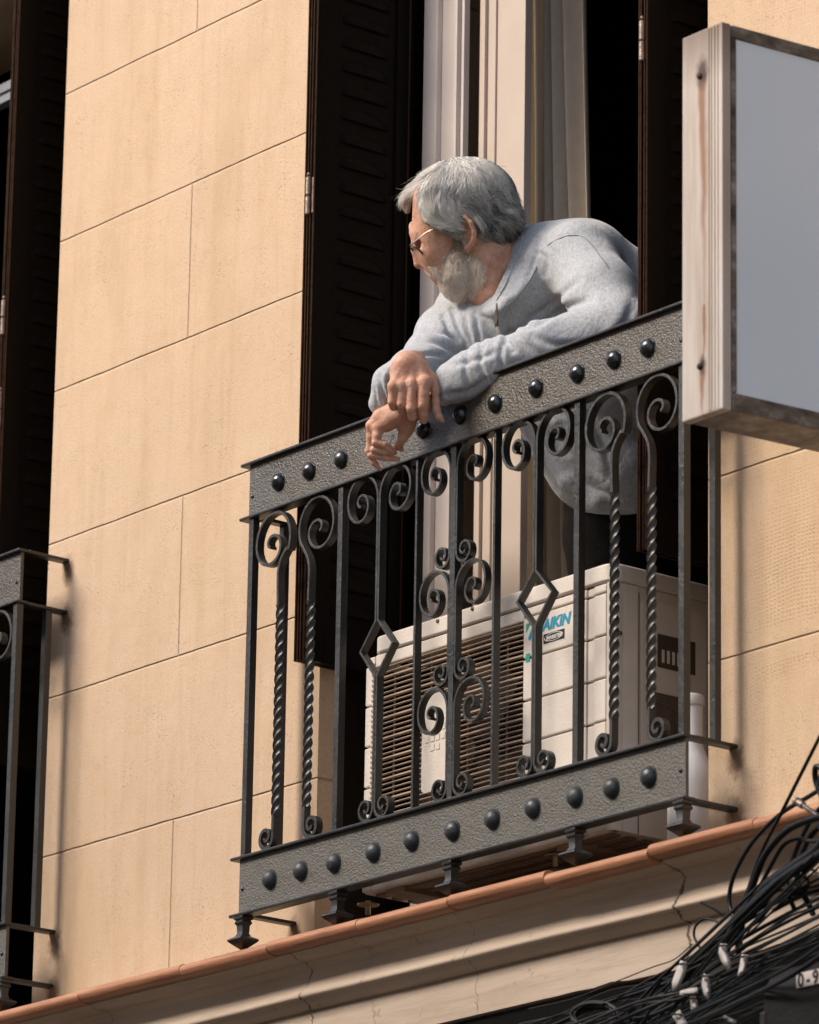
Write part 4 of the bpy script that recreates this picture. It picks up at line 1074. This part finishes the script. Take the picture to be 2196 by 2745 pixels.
def sw_tube(name, pts, r, mat, d=.0012):
    m = MB(); m.tube(list(world(onsw(pts, d))), r, 6); return m.build(name, mat, sweater, 60)
sw_tube('seam', [(1148, 522), (1170, 508), (1200, 499), (1232, 507), (1262, 550), (1290, 600), (1312, 650)], .0012, FABD)
sw_tube('seam', [(1134, 556), (1114, 594), (1086, 630), (1056, 652)], .0011, FABD, .003)
sw_tube('seam', [(1104, 480), (1096, 524), (1078, 568), (1062, 604), (1046, 632)], .0016, FAB, .003)
sw_tube('zip', [(1046, 640), (1048, 662), (1050, 690), (1053, 715)], .0028, m_simple('zip_teeth', (.16, .14, .13), .4, .2, 90, .0005, .5, .4), .0004)
zp = MB(); a = onsw([(1045, 652), (1044, 688)], .007, 4); zp.sweep(list(world(a)), rect(.0050, .0020), up=tuple(-FW)); zp.build('zip_pull', m_simple('zip_metal', (.45, .40, .36), .3, .05, 40, 0, .6, .8), sweater, 30, .0005)
# --- hair
HB = SDF(c0-np.array([.17, .06, .12]), c0+np.array([.17, .175, .13]), .0022)
HB.ell(hp(885, 560), (555*u, 440*u, 425*u), 0, R(-6))
HB.chain([hp(620, 300, -120), hp(420, 400, -150), hp(270, 510, -170), hp(190, 610, -190), hp(215, 720, -180)], [130*u, 110*u, 85*u, 62*u, 34*u], .012)
HB.chain([hp(560, 330, 230), hp(445, 500, 330), hp(410, 680, 345), hp(470, 820, 365), hp(620, 905, 390), hp(800, 940, 400)], [130*u, 85*u, 62*u, 62*u, 66*u, 52*u], .010)
HB.chain([hp(560, 500, 330), hp(560, 700, 345), hp(700, 780, 360)], [120*u, 120*u, 110*u], .02)
HB.chain([hp(650, 800, 340), hp(700, 900, 350), hp(780, 1000, 350)], [100*u, 90*u, 50*u], .01)
HB.ell(hp(1290, 800, 0), (185*u, 200*u, 330*u), .02); HB.ell(hp(1200, 940, 120), (190*u, 130*u, 250*u), .02)
HB.chain([hp(1010, 830, 330), hp(1060, 960, 340), hp(1095, 1040, 320)], [95*u, 75*u, 30*u], .012)
HB.chain([hp(1180, 980, 250), hp(1260, 1095, 230)], [80*u, 26*u], .012)
HB.ell(hp(420, 1000, 150), (150*u, 150*u, 330*u), .008, op='s')
HB.ell(hp(280, 800, 40), (70*u, 170*u, 180*u), .008, op='s')
hairmap = np.maximum(HB.front(), -9)
KP, KF = HB.mesh(); hair = np_mesh('hair', world(relax(KP, KF, 2)), KF, HAIRB, man)
BD = SDF(c0-np.array([.10, .17, .11]), c0+np.array([.07, .03, .11]), .0022)
BD.chain([hp(440, 1370, 60), hp(500, 1400, 110), hp(570, 1420, 150)], [40*u, 52*u, 60*u], .008)
BD.chain([hp(440, 1370, -60), hp(500, 1400, -110), hp(570, 1420, -150)], [40*u, 52*u, 60*u], .008)
BD.ell(hp(705, 1415, 0), (160*u, 135*u, 215*u), .02); BD.ell(hp(770, 1530, 0), (170*u, 155*u, 210*u), .03)
BD.ell(hp(790, 1585, 0), (135*u, 115*u, 170*u), .03)
BD.chain([hp(800, 1210, 262), hp(800, 1280, 250), hp(840, 1400, 215), hp(880, 1500, 150)], [55*u, 72*u, 85*u, 95*u], .02)
BD.chain([hp(690, 1260, 245), hp(720, 1400, 220)], [60*u, 90*u], .02)
beardmap = BD.front(); QP, QF = BD.mesh(); beard = np_mesh('beard', world(relax(QP, QF, 2)), QF, BEARDB, man)
def inpoly(p, poly):
    x, y = p; c = False; n = len(poly); j = n-1
    for i in range(n):
        (xi, yi), (xj, yj) = poly[i], poly[j]
        if (yi > y) != (yj > y) and x < (xj-xi)*(y-yi)/(yj-yi)+xi: c = not c
        j = i
    return c
rs = np.random.RandomState(7)
def strands(name, guides, poly, N, Lr, maps, colf, jit=.12, lift=(.0008, .004), rad=.00033, wav=.12, parent=None, clumps=260, loose=0):
    """combed strands lying on the surface: start points inside poly, direction from the guides"""
    T_ = []; Q_ = []
    for g in guides:
        g = rnd_loop([np.array([a, b, 0.]) for a, b in g], 6); g = np.array(g)[:, :2]
        t = np.gradient(g, axis=0); t /= np.linalg.norm(t, axis=1)[:, None]; T_.append(t); Q_.append(g)
    T_ = np.concatenate(T_); Q_ = np.concatenate(Q_)
    pts = np.array(poly); lo_, hi_ = pts.min(0), pts.max(0); start = []
    while len(start) < N:
        p = lo_+rs.rand(2)*(hi_-lo_)
        if inpoly(p, poly): start.append(p)
    p = np.array(start); n = len(p); step = 20.0; K = int(Lr[1]/step)+1; path = [p.copy()]
    M_ = clumps; cs = p[rs.randint(0, n, M_)]; cid = ((p[:, None, :]-cs[None])**2).sum(2).argmin(1)
    cb, cp_, cf, cl_ = rs.randn(M_)*jit, rs.rand(M_)*6.28, .5+rs.rand(M_)*.4, rs.rand(M_); ct = rs.rand(M_)
    bias = cb[cid]*.8+rs.randn(n)*jit*.45; ph = cp_[cid]+rs.randn(n)*.25; frq = cf[cid]
    for k in range(K):
        d2 = ((p[:, None, :]-Q_[None])**2).sum(2); w_ = 1/(d2+400)**2.2; t = (w_[:, :, None]*T_[None]).sum(1); t /= np.linalg.norm(t, axis=1)[:, None]+1e-9
        a = bias+wav*np.sin(ph+frq*k); c_, s_ = np.cos(a), np.sin(a)
        t = np.stack([c_*t[:, 0]-s_*t[:, 1], s_*t[:, 0]+c_*t[:, 1]], 1); p = p+t*step; path.append(p.copy())
    path = np.array(path)                        # K+1, n, 2
    Ls = (Lr[0]+(Lr[1]-Lr[0])*rs.rand(n))/step
    cen = pts.mean(0)
    for i in range(n):
        slack = .955+.03*rs.rand() if rs.rand() < .80 else (.90 if path[0, i, 0] < 420 else .93)
        if loose: slack = loose
        for k in range(2, K+1):
            if not inpoly(cen+(path[k, i]-cen)*slack, poly): Ls[i] = min(Ls[i], k); break
    VV = []; FF_ = []; CC = []; o = 0
    for i in range(n):
        m_ = max(3, int(Ls[i])); q = path[:m_+1, i]
        c3 = np.array([hp(x, y, 0) for x, y in q[::max(1, len(q)//7)]]); mm = len(c3)
        w3 = []
        for v in c3:
            w_ = max(fw_(mp, sd, v) if (sd.lo[0] < v[0] < sd.lo[0]+sd.h*sd.n[0] and sd.lo[1] < v[1] < sd.lo[1]+sd.h*sd.n[1]) else -9 for mp, sd in maps); w3.append(w_)
        w3 = np.array(w3)
        if w3[0] < -5: continue
        for k in range(1, mm):
            if w3[k] < -5 or w3[k] < w3[k-1]-.03: w3[k] = w3[k-1]-.004
        lf = lift[0]+(lift[1]-lift[0])*(.25*rs.rand()**2+.75*cl_[cid[i]]*rs.rand()**.5)
        w3 = np.convolve(np.pad(w3, 1, 'edge'), [.25, .5, .25], 'valid')+lf*np.sin(np.linspace(.35, 2.6, mm))
        c3 = c3.copy(); c3[:, 2] = w3
        r_ = rad*(.7+.6*rs.rand()); tn = np.gradient(c3, axis=0); tn /= np.linalg.norm(tn, axis=1)[:, None]+1e-9
        sd_ = np.cross(tn, [0, 0, 1.]); sd_ /= np.linalg.norm(sd_, axis=1)[:, None]+1e-9; up_ = np.cross(sd_, tn)
        tp = np.linspace(1, .35, mm)[:, None]*r_
        ringv = np.stack([c3+sd_*tp, c3+up_*tp*1.1, c3-sd_*tp], 1).reshape(-1, 3); VV.append(ringv)
        for k in range(mm-1):
            for j in range(3): FF_.append((o+k*3+j, o+k*3+(j+1) % 3, o+(k+1)*3+(j+1) % 3, o+(k+1)*3+j))
        cc = colf(q[0], rs, ct[cid[i]]); CC += [cc]*(mm*3); o += mm*3
    return np_mesh(name, world(np.concatenate(VV)), np.array(FF_), HAIR, parent, np.array(CC))
Ghair = [[(620, 230), (480, 330), (380, 520), (355, 700), (410, 850), (530, 930), (700, 965), (850, 960)], [(700, 230), (600, 380), (560, 600), (620, 780), (740, 880), (850, 940)],
 [(770, 210), (770, 400), (720, 600), (770, 740), (860, 800)], [(820, 200), (960, 380), (1080, 600), (1200, 780), (1420, 840)], [(850, 680), (980, 740), (1150, 850), (1400, 885)],
 [(900, 150), (1150, 280), (1300, 480), (1400, 640), (1480, 780)], [(960, 840), (1020, 950), (1070, 1060)], [(1120, 880), (1200, 990), (1265, 1110)], [(1330, 900), (1390, 960), (1400, 1030)],
 [(600, 220), (400, 370), (230, 500), (140, 620), (190, 760)], [(560, 190), (380, 320), (220, 470), (120, 590)], [(1000, 560), (1100, 640), (1180, 600), (1300, 700), (1440, 700)]]
Phair = [(540, 160), (700, 110), (900, 95), (1100, 170), (1280, 320), (1400, 520), (1460, 680), (1480, 800), (1440, 920), (1380, 1000), (1260, 1060), (1100, 1020), (1000, 960), (960, 860), (900, 800), (800, 770), (860, 960), (700, 960), (520, 920), (400, 840), (335, 700), (330, 580), (250, 600), (200, 700), (140, 640), (150, 540), (300, 400), (400, 280)]
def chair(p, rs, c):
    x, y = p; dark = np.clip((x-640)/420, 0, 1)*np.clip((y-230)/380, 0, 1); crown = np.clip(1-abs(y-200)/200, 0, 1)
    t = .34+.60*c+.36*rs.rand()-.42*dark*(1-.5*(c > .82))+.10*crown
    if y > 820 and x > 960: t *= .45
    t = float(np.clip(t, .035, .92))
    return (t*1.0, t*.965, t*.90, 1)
maps_h = [(hairmap, HB)]
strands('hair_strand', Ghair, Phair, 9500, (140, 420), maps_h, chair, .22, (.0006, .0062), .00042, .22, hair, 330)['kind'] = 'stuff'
strands('hair_strand', Ghair, Phair, 420, (160, 420), maps_h, lambda p, r, c: (.62, .60, .56, 1) if r.rand() < .7 else (.12, .11, .10, 1), .45, (.002, .0095), .00026, .3, hair, 420, .86)['kind'] = 'stuff'
Gbeard = [[(790, 1050), (760, 1250), (790, 1450), (800, 1720)], [(620, 1240), (630, 1440), (700, 1720)], [(430, 1350), (490, 1420), (560, 1500), (620, 1580)], [(1000, 1250), (990, 1400), (920, 1640)], [(560, 1330), (590, 1450), (620, 1600)]]
Pbeard = [(420, 1340), (500, 1330), (575, 1370), (610, 1240), (680, 1160), (720, 1040), (830, 1020), (860, 1160), (960, 1230), (1080, 1350), (1060, 1480), (990, 1600), (880, 1710), (720, 1700), (640, 1600), (590, 1500), (520, 1450)]
def cbeard(p, rs, c):
    x, y = p; t = np.clip(.86+.22*rs.rand()-.30*np.clip((1350-y)/350, 0, 1), .08, 1.0)
    return (min(1, t*1.0), t*.89, t*.77, 1) if rs.rand() < (.6 if y < 1250 else .93) else (t*.45, t*.30, t*.20, 1)
Pside = [(470, 900), (640, 925), (800, 965), (850, 1010), (850, 1110), (780, 1250), (700, 1290), (640, 1230), (700, 1120), (690, 1010), (560, 980)]
strands('sideburn_strand', [[(540, 930), (700, 1000), (790, 1030)], [(700, 1000), (745, 1120), (770, 1280)], [(820, 1000), (800, 1120), (790, 1280)]], Pside, 900, (50, 130), [(hairmap, HB), (beardmap, BD), (headmap, S)], lambda p, r, c: tuple(np.array((.55, .47, .40, 1))*(.35+.8*c)), .35, (.0005, .003), .00026, .25, hair, 120)['kind'] = 'stuff'
strands('beard_strand', Gbeard, Pbeard, 6500, (50, 150), [(beardmap, BD), (headmap, S)], cbeard, .5, (.0006, .0048), .00026, .35, beard, 500)['kind'] = 'stuff'
# --- glasses
gl = thing('eyeglasses', 'thin rimmed glasses worn by the grey haired man', 'glasses')
GM = m_simple('glasses_metal', (.10, .075, .06), .25, .1, 60, 0, .6, .7)
def near_lens(s_):
    c = hp(318, 1160, s_*165); a = hp(385, 1228, s_*165)-hp(250, 1092, s_*165); a = a/2; b = hp(318, 1160, s_*285)-c+(hp(345, 1150, 0)-hp(318, 1160, 0))*1.0
    return c, a, b
for s_ in (1, -1):
    c, a, b = near_lens(s_)
    P_ = [c+a*math.cos(t)+b*math.sin(t)*(1+.12*abs(math.cos(t))) for t in [2*math.pi*i/32 for i in range(32)]]
    m = MB(); m.tube(list(world(np.array(P_))), .0021, 6, closed=True); m.build('rim', GM, gl, 60)
    gg = Mat('lens_glass'); gg.set((.9, .9, .9), .03, spec=.5); gg.b.inputs['Transmission Weight'].default_value = .85; gg.b.inputs['Alpha'].default_value = .35
    P2 = world(np.array(P_)); m = MB(); m.add(list(P2), [tuple(range(32))]); lo_ = m.build('lens', gg, gl, 0, 0, False)
    sm_ = lo_.modifiers.new('s', 'SOLIDIFY'); sm_.thickness = .0012
    tmat = m_simple('silver_temple', (.55, .50, .45), .3, .05, 60, 0, .6, .6)
    tp = [hp(255, 1085, s_*300), hp(300, 1052, s_*345), hp(435, 950, s_*375), hp(620, 870, s_*400), hp(800, 820, s_*430), hp(880, 850, s_*420)]
    m = MB(); m.tube(list(world(np.array(tp))), .0013, 6); m.build('temple', tmat, gl, 60)
m = MB(); m.tube(list(world(np.array([hp(285, 1100, 60), hp(262, 1080, 0), hp(285, 1100, -60)]))), .0011, 6); m.build('bridge', GM, gl, 60)
# --- cigarette between the lower fingers
cg = thing('cigarette', 'thin white cigarette held in the lower hand over the rail', 'cigarette')
a = world(np.array([hd(535, 1295, .14), hd(470, 1400, .152)])); m = MB(); m.tube([a[0], a[1]], .0032, 10); m.build('paper_tube', m_simple('cigarette_paper', (.7, .68, .64), .8), cg, 40)
a2 = a[0]+(a[0]-a[1])*.12; m = MB(); m.tube([a[0], a2], .0031, 10); m.build('ash_tip', m_simple('ash', (.25, .22, .2), .9, .3, 300), cg, 40)
# ------------------------------------------------------------------ cables in front of the cornice
def A_(x, y, Y): return at(1500+x/2.409, 1850+y/2.409, Y)
def B_(x, y, Y): return at(1700+x/3.478, 2300+y/3.478, Y)
CAB = [m_simple('black_cable_sheath', (.006, .0062, .006), .42, .3, 60, .0003, .3), m_simple('dark_grey_cable_sheath', (.018, .016, .013), .45, .3, 60, .0003, .3), m_simple('greenish_cable_sheath', (.008, .014, .012), .45, .3, 60, .0003, .3)]
cr = random.Random(11)
def cable(pts, r, mt=0, label=None, group='black cables bundled under the cornice', fn=A_, Y=None):
    P = [fn(p[0], p[1], p[2] if len(p) > 2 else Y) for p in pts]
    m = MB(); m.tube(rnd_loop(P, 7), r, 7); o = m.build('cable', CAB[mt], None, 60)
    tag(o, label or 'thin dark cable among many in the tangle below the cornice', 'cable', group); return o
cable([(1800, 60, -.30), (1677, 310, -.27), (1440, 780, -.22), (1300, 1060, -.20), (1180, 1400, -.19), (1110, 1600, -.18)], .0034, 0, 'straight thin cable crossing the wall above the tangle at the right edge')
cable([(1800, 560, -.2), (1640, 670, -.19), (1430, 800, -.18), (1250, 980, -.17), (1140, 1170, -.165), (1098, 1320, -.16), (1112, 1430, -.16), (1180, 1560, -.17)], .0042, 0, 'cable bowing left over the cornice from the terracotta edging')
cable([(1820, 790, -.24), (1640, 830, -.23), (1480, 900, -.22), (1340, 1050, -.21), (1260, 1230, -.20), (1190, 1450, -.19), (1150, 1700, -.18)], .0065, 0, 'thick cable arching down in front of the cornice roll')
cable([(1800, 930, -.22), (1650, 975, -.21), (1540, 960, -.20), (1450, 1000, -.20), (1370, 1130, -.19), (1290, 1280, -.18)], .0040, 1, 'thinner grey cable arched beneath the thick one')
cable([(1830, 740, -.26), (1700, 1000, -.25), (1520, 1140, -.24), (1340, 1270, -.22), (1160, 1480, -.2), (1020, 1620, -.19), (860, 1800, -.19), (700, 2000, -.19)], .0115, 0, 'thickest black cable trunk running down through the tangle')
cable([(1850, 930, -.28), (1690, 1060, -.27), (1500, 1180, -.25), (1300, 1340, -.24), (1140, 1520, -.22), (1060, 1700, -.2)], .0095, 0, 'second thick black trunk beside the thickest one')
cable([(1740, 700, -.19), (1600, 880, -.19), (1480, 1180, -.19), (1478, 1300, -.19), (1520, 1420, -.19)], .0045, 0, 'hanging loop nearest the left of the two loops at the right edge')
cable([(1760, 800, -.20), (1620, 950, -.20), (1545, 1120, -.20), (1545, 1260, -.20), (1610, 1380, -.20), (1640, 1450, -.2)], .0055, 0, 'hanging loop nearest the right edge below the edging')
cable([(1560, 1210, -.22), (1600, 1215, -.22), (1605, 1270, -.22), (1540, 1330, -.22), (1380, 1420, -.22)], .0028, 0, 'small curled end of cable between the hanging loops')
cable([(1075, 1465, -.19), (1000, 1415, -.20), (915, 1370, -.21)], .0026, 0, 'short cut end of cable sticking out left over the fascia')
cable([(1040, 1510, -.2), (990, 1485, -.2), (930, 1480, -.2), (880, 1525, -.2), (870, 1590, -.2), (900, 1650, -.2), (930, 1700, -.2)], .0024, 0, 'small round loop of cable standing over the fascia edge')
cable([(1900, 480, -.25), (1690, 640, -.25), (1700, 520, -.25), (1655, 500, -.25), (1660, 600, -.24), (1720, 760, -.24), (1690, 900, -.24)], .0055, 0, 'black cable coming off the wall at the right edge')
cable([(1600, 1140, -.18), (1660, 1180, -.18), (1720, 1260, -.18)], .0028, 0, 'short cable hanging over the fascia at the right edge')
for y0, y1, r in ((1320, 1360, .0036), (1290, 1300, .0030)):
    cable([(1850, y0-120, -.2), (1677, y0-30, -.2), (1500, y0, -.2), (1400, y1, -.2), (1300, y1+110, -.2), (1150, y1+230, -.2)], r, 0, 'cable crossing low in front of the fascia near the right edge')
for i in range(54):
    t = i/53; Y = -.12-.20*cr.random()
    y0 = 1360+t*640+cr.gauss(0, 45); y1 = 2060+t*420+cr.gauss(0, 60); ym = 1730+t*520+cr.gauss(0, 45); ym2 = 1900+t*480+cr.gauss(0, 50)
    r = cr.choice([.0011, .0013, .0017, .0022, .0022, .0028, .0036])
    x1 = -260
    k = cr.gauss(0, 30)
    mt = cr.choice([0, 0, 1, 1, 2])
    cable([(1850, y0-140, Y), (1500, y0+30+k, Y), (1130, (y0+ym)/2+40+cr.gauss(0, 22), Y+.01), (820, ym+60, Y), (560, (ym+ym2)/2+110+cr.gauss(0, 20), Y-.01), (260, ym2+150+cr.gauss(0, 20), Y), (x1, y1+150, Y)], r, mt, '%s %s cable in the %s of the tangle below the cornice' % ('hair thin' if r < .0015 else 'thin' if r < .0025 else 'thick', ('black', 'dark grey', 'greenish')[mt], 'upper edge' if t < .25 else 'upper middle' if t < .5 else 'lower middle' if t < .75 else 'bottom'))
for i in range(16):     # steeper ones fanning to the bottom
    Y = -.14-.2*cr.random(); x0 = 1500-i*40+cr.gauss(0, 40); y0 = 1250+i*25
    cable([(x0+380, y0-330, Y), (x0, y0+30, Y), (x0-260, y0+290+cr.gauss(0, 20), Y), (x0-520, y0+600+cr.gauss(0, 40), Y), (x0-700, y0+960, Y)], cr.choice([.0014, .002, .003, .004]), cr.choice([0, 0, 1, 2]), '%s of the steep cables crossing the tangle, counted from its right end' % ('first second third fourth fifth sixth seventh eighth ninth tenth eleventh twelfth thirteenth fourteenth fifteenth sixteenth'.split()[i]), 'steep cables fanning out of the tangle')
for i in range(9):      # coil
    a0 = cr.random()*6; rx, ry = 150+cr.gauss(0, 14), 70+cr.gauss(0, 8); Y = -.2-.006*i
    pts = [(230+rx*math.cos(a0+a), 2130+ry*math.sin(a0+a)-8*i*.5, Y) for a in [k*.5 for k in range(13)]]
    cable(pts, .0024, cr.choice([0, 1, 1]), 'turn of a coiled cable hanging at the bottom of the tangle', 'turns of the coiled cable')
cable([(-200, 2060, -.2), (100, 1990, -.2), (350, 1890, -.2), (600, 1790, -.2), (740, 1740, -.2), (860, 1640, -.2)], .0012, 1, 'lone thin wire rising over the dark gap left of the tags')
# tie and junction box
jb = thing('junction_box', 'round shouldered black telecom box with a number plate behind the cables', 'junction box')
Yb = -.24
def bp(x, y, Y=Yb-.19): return B_(x, y, Y)
a = bp(1190, 1080); b_ = bp(1190, 1560)
m = MB(); X0, X1 = bp(1180, 1200)[0], bp(1180, 1200)[0]+.8; zt_ = bp(1250, 985)[2]; zb_ = zt_-.34
prof_ = []
for k in range(9): t = R(90*k/8); prof_.append((Yb-.13-.06*math.sin(t), zt_-.06+.06*math.cos(t)))
prof_ = [(Yb+.02, zt_)]+prof_+[(Yb-.19, zb_+.04), (Yb-.15, zb_), (Yb+.02, zb_)]
m.prism(prof_, X0, X1, 0); m.build('body', m_simple('black_box_plastic', (.006, .0055, .005), .65, .3, 12, .002, .2), jb, 50, .012)
cl = MB(); cl.box(X0-.0005, X0+.012, Yb-.192, Yb, zb_-.001, zt_-.08); cl.build('end_clamp', m_simple('box_clamp', (.03, .024, .018), .45, .3, 20, .001, .5, .4), jb, 0, .002)
pA = bp(1512, 1080, Yb-.1925); pC = bp(1512, 1217, Yb-.1925); pw = .16
m = MB(); m.box(pA[0], pA[0]+pw, Yb-.1925, Yb-.1905, pC[2], pA[2]-.0); m.build('number_plate', m_simple('number_plate_paint', (.62, .55, .50), .5, .05, 20, 0), jb, 0, .0008)
cu = bpy.data.curves.new('number', 'FONT'); cu.body = '0-9'; cu.size = .031; cu.extrude = .0004; cu.space_character = 1.35; cu.offset = .0006
to = bpy.data.objects.new('number', cu); col.objects.link(to); me = bpy.data.meshes.new_from_object(to); bpy.data.objects.remove(to)
to = bpy.data.objects.new('number', me); col.objects.link(to); me.materials.clear(); me.materials.append(BLACKP.m); to.parent = jb
hh = (pA[2]-pC[2]); to.matrix_world = Matrix(((.98, 0, 0, pA[0]+.004), (0, 0, -1, Yb-.1932), (0, 1, 0, pC[2]+hh*.5-.0105), (0, 0, 0, 1)))
for (xa, ya, xb, yb, rr_) in ((1900, 700, 900, 1290, .0032), (1900, 800, 850, 1400, .0040), (1850, 860, 1000, 1330, .0016), (1900, 560, 700, 1350, .0013)):
    cable([(xa, ya, -.47), ((xa+xb)/2+60, (ya+yb)/2+12, -.465), (xb, yb, -.40), (xb-700, yb+330, -.33), (xb-1300, yb+760, -.32)], rr_, 0, '%s cable passing in front of the junction box' % {.0032: 'thick', .0040: 'thickest', .0016: 'thin', .0013: 'hair thin'}[rr_], 'cables in front of the junction box', B_)
# white paper tags tied to the cables
PAPER = m_simple('grubby_tag_paper', (.50, .46, .43), .7, .15, 40, .0006)
def tagp(outline, Y, label, marks=0, fn=B_):
    e = thing('cable_tag', label, 'tag', group='white tags tied to the cables')
    n = len(outline)//2
    L = outline[:n]; Rr = outline[n:][::-1]
    m = MB(); vs = []
    for i, (l, r) in enumerate(zip(L, Rr)):
        for j in range(4):
            t = j/3; x = l[0]+(r[0]-l[0])*t; y = l[1]+(r[1]-l[1])*t; vs.append(fn(x, y, Y-.006*math.sin(t*math.pi)+.004*(i % 2)))
    m.add(vs, [(i*4+j, i*4+j+1, (i+1)*4+j+1, (i+1)*4+j) for i in range(n-1) for j in range(3)])
    o = m.build('paper', PAPER, e, 30, 0, False); s_ = o.modifiers.new('t', 'SOLIDIFY'); s_.thickness = .0012
    mk = MB()
    for k in range(marks):
        t = (k+1)/(marks+1); l = L[0]; 
        x = L[0][0]+(L[-1][0]-L[0][0])*t; y = L[0][1]+(L[-1][1]-L[0][1])*t; xr = Rr[0][0]+(Rr[-1][0]-Rr[0][0])*t; yr = Rr[0][1]+(Rr[-1][1]-Rr[0][1])*t
        a1 = fn(x+(xr-x)*.3, y+(yr-y)*.3, Y-.0105); a2 = fn(x+(xr-x)*.7, y+(yr-y)*.7, Y-.0105); mk.tube([a1, a2], .0012, 5)
    tb = MB(); c_ = [(L[0][0]+Rr[0][0])/2, (L[0][1]+Rr[0][1])/2]
    tb.tube([fn(c_[0]-40, c_[1]+22, Y-.008), fn(c_[0], c_[1]+14, Y-.012), fn(c_[0]+45, c_[1]+22, Y-.008)], .0022, 6); tb.build('tie', CAB[0], e, 60)
    if marks: mk.build('printing', BLACKP, e, 60)
tagp([(440, 955), (395, 1060), (362, 1150), (362, 1238), (400, 1225), (440, 1160), (488, 1050), (490, 985)], -.36, 'folded white tag at the left of the cable tangle, the largest one')
tagp([(810, 800), (792, 880), (820, 965), (870, 1050), (905, 1030), (895, 965), (865, 880), (862, 800)], -.36, 'crumpled narrow tag hanging just under the fascia')
tagp([(655, 1080), (635, 1180), (655, 1270), (690, 1325), (704, 1300), (706, 1230), (704, 1150), (680, 1090)], -.36, 'pointed tag with small printing in the middle of the tangle', 3)
tagp([(425, 1290), (490, 1270), (560, 1270), (600, 1250), (590, 1212), (540, 1218), (480, 1232), (432, 1245)], -.37, 'short tag lying level between two hanging ones')
tagp([(532, 1290), (532, 1340), (534, 1385), (538, 1430), (574, 1425), (592, 1390), (590, 1340), (574, 1290)], -.355, 'small square tag hanging below the level one')
tagp([(1010, 900), (995, 980), (980, 1060), (972, 1100), (1000, 1095), (1025, 1050), (1050, 980), (1062, 905)], -.36, 'long thin tag hanging left of the junction box')
tagp([(360, 1465), (385, 1510), (410, 1560), (440, 1620), (520, 1590), (490, 1530), (455, 1470), (425, 1415)], -.37, 'white tag with black bars at the bottom edge of the picture', 2)
tagp([(820, 1490), (860, 1512), (900, 1530), (945, 1548), (960, 1530), (915, 1505), (875, 1488), (840, 1472)], -.36, 'thin pale tag near the bottom right of the tangle')
# metal coupling on the cable that comes off the wall
cp_ = thing('cable_coupling', 'small metal coupling on the black cable at the terracotta edging', 'coupling')
m = MB(); p1, p2 = A_(1525, 715, -.19), A_(1575, 745, -.19); m.tube([p1, p1+(p2-p1)*.3, p1+(p2-p1)*.35, p2], .0085, 12, scales=[.9, 1, .8, .8]); m.build('collar', m_simple('coupling_metal', (.22, .18, .15), .4, .2, 50, .001, .5, .5), cp_, 40)
m = MB(); m.tube([p2, A_(1650, 800, -.2), A_(1720, 850, -.2)], .0048, 8); m.build('stem', m_simple('coupling_stem', (.14, .12, .10), .4, .2, 50, .001, .5, .5), cp_, 60)
# ------------------------------------------------------------------ unseen building across the street, added and sized to shape light and reflections
ob = thing('added_opposite_building', 'plain rendered building with rows of windows, added out of view across the street to shape the light', 'building')
m = MB(); m.box(-26, 5, -15, -10.5, -3.996, 7.0); m.build('wall', m_simple('opposite_render', (.55, .42, .31), .85, .15, 2, .01), ob, 0)
m = MB()
for i in range(-8, 2):
    for z in (-2.6, .9, 4.2): m.box(i*2.6, i*2.6+1.1, -10.499, -10.46, z, z+2.0)
o = m.build('window', m_simple('opposite_glass', (.03, .035, .04), .1, .1, 2, 0), ob, 0); o['kind'] = 'stuff'
m = MB(); m.box(-26.2, 5.2, -10.499, -10.1, 7.0, 7.3); m.build('cornice', STONE, ob, 0)
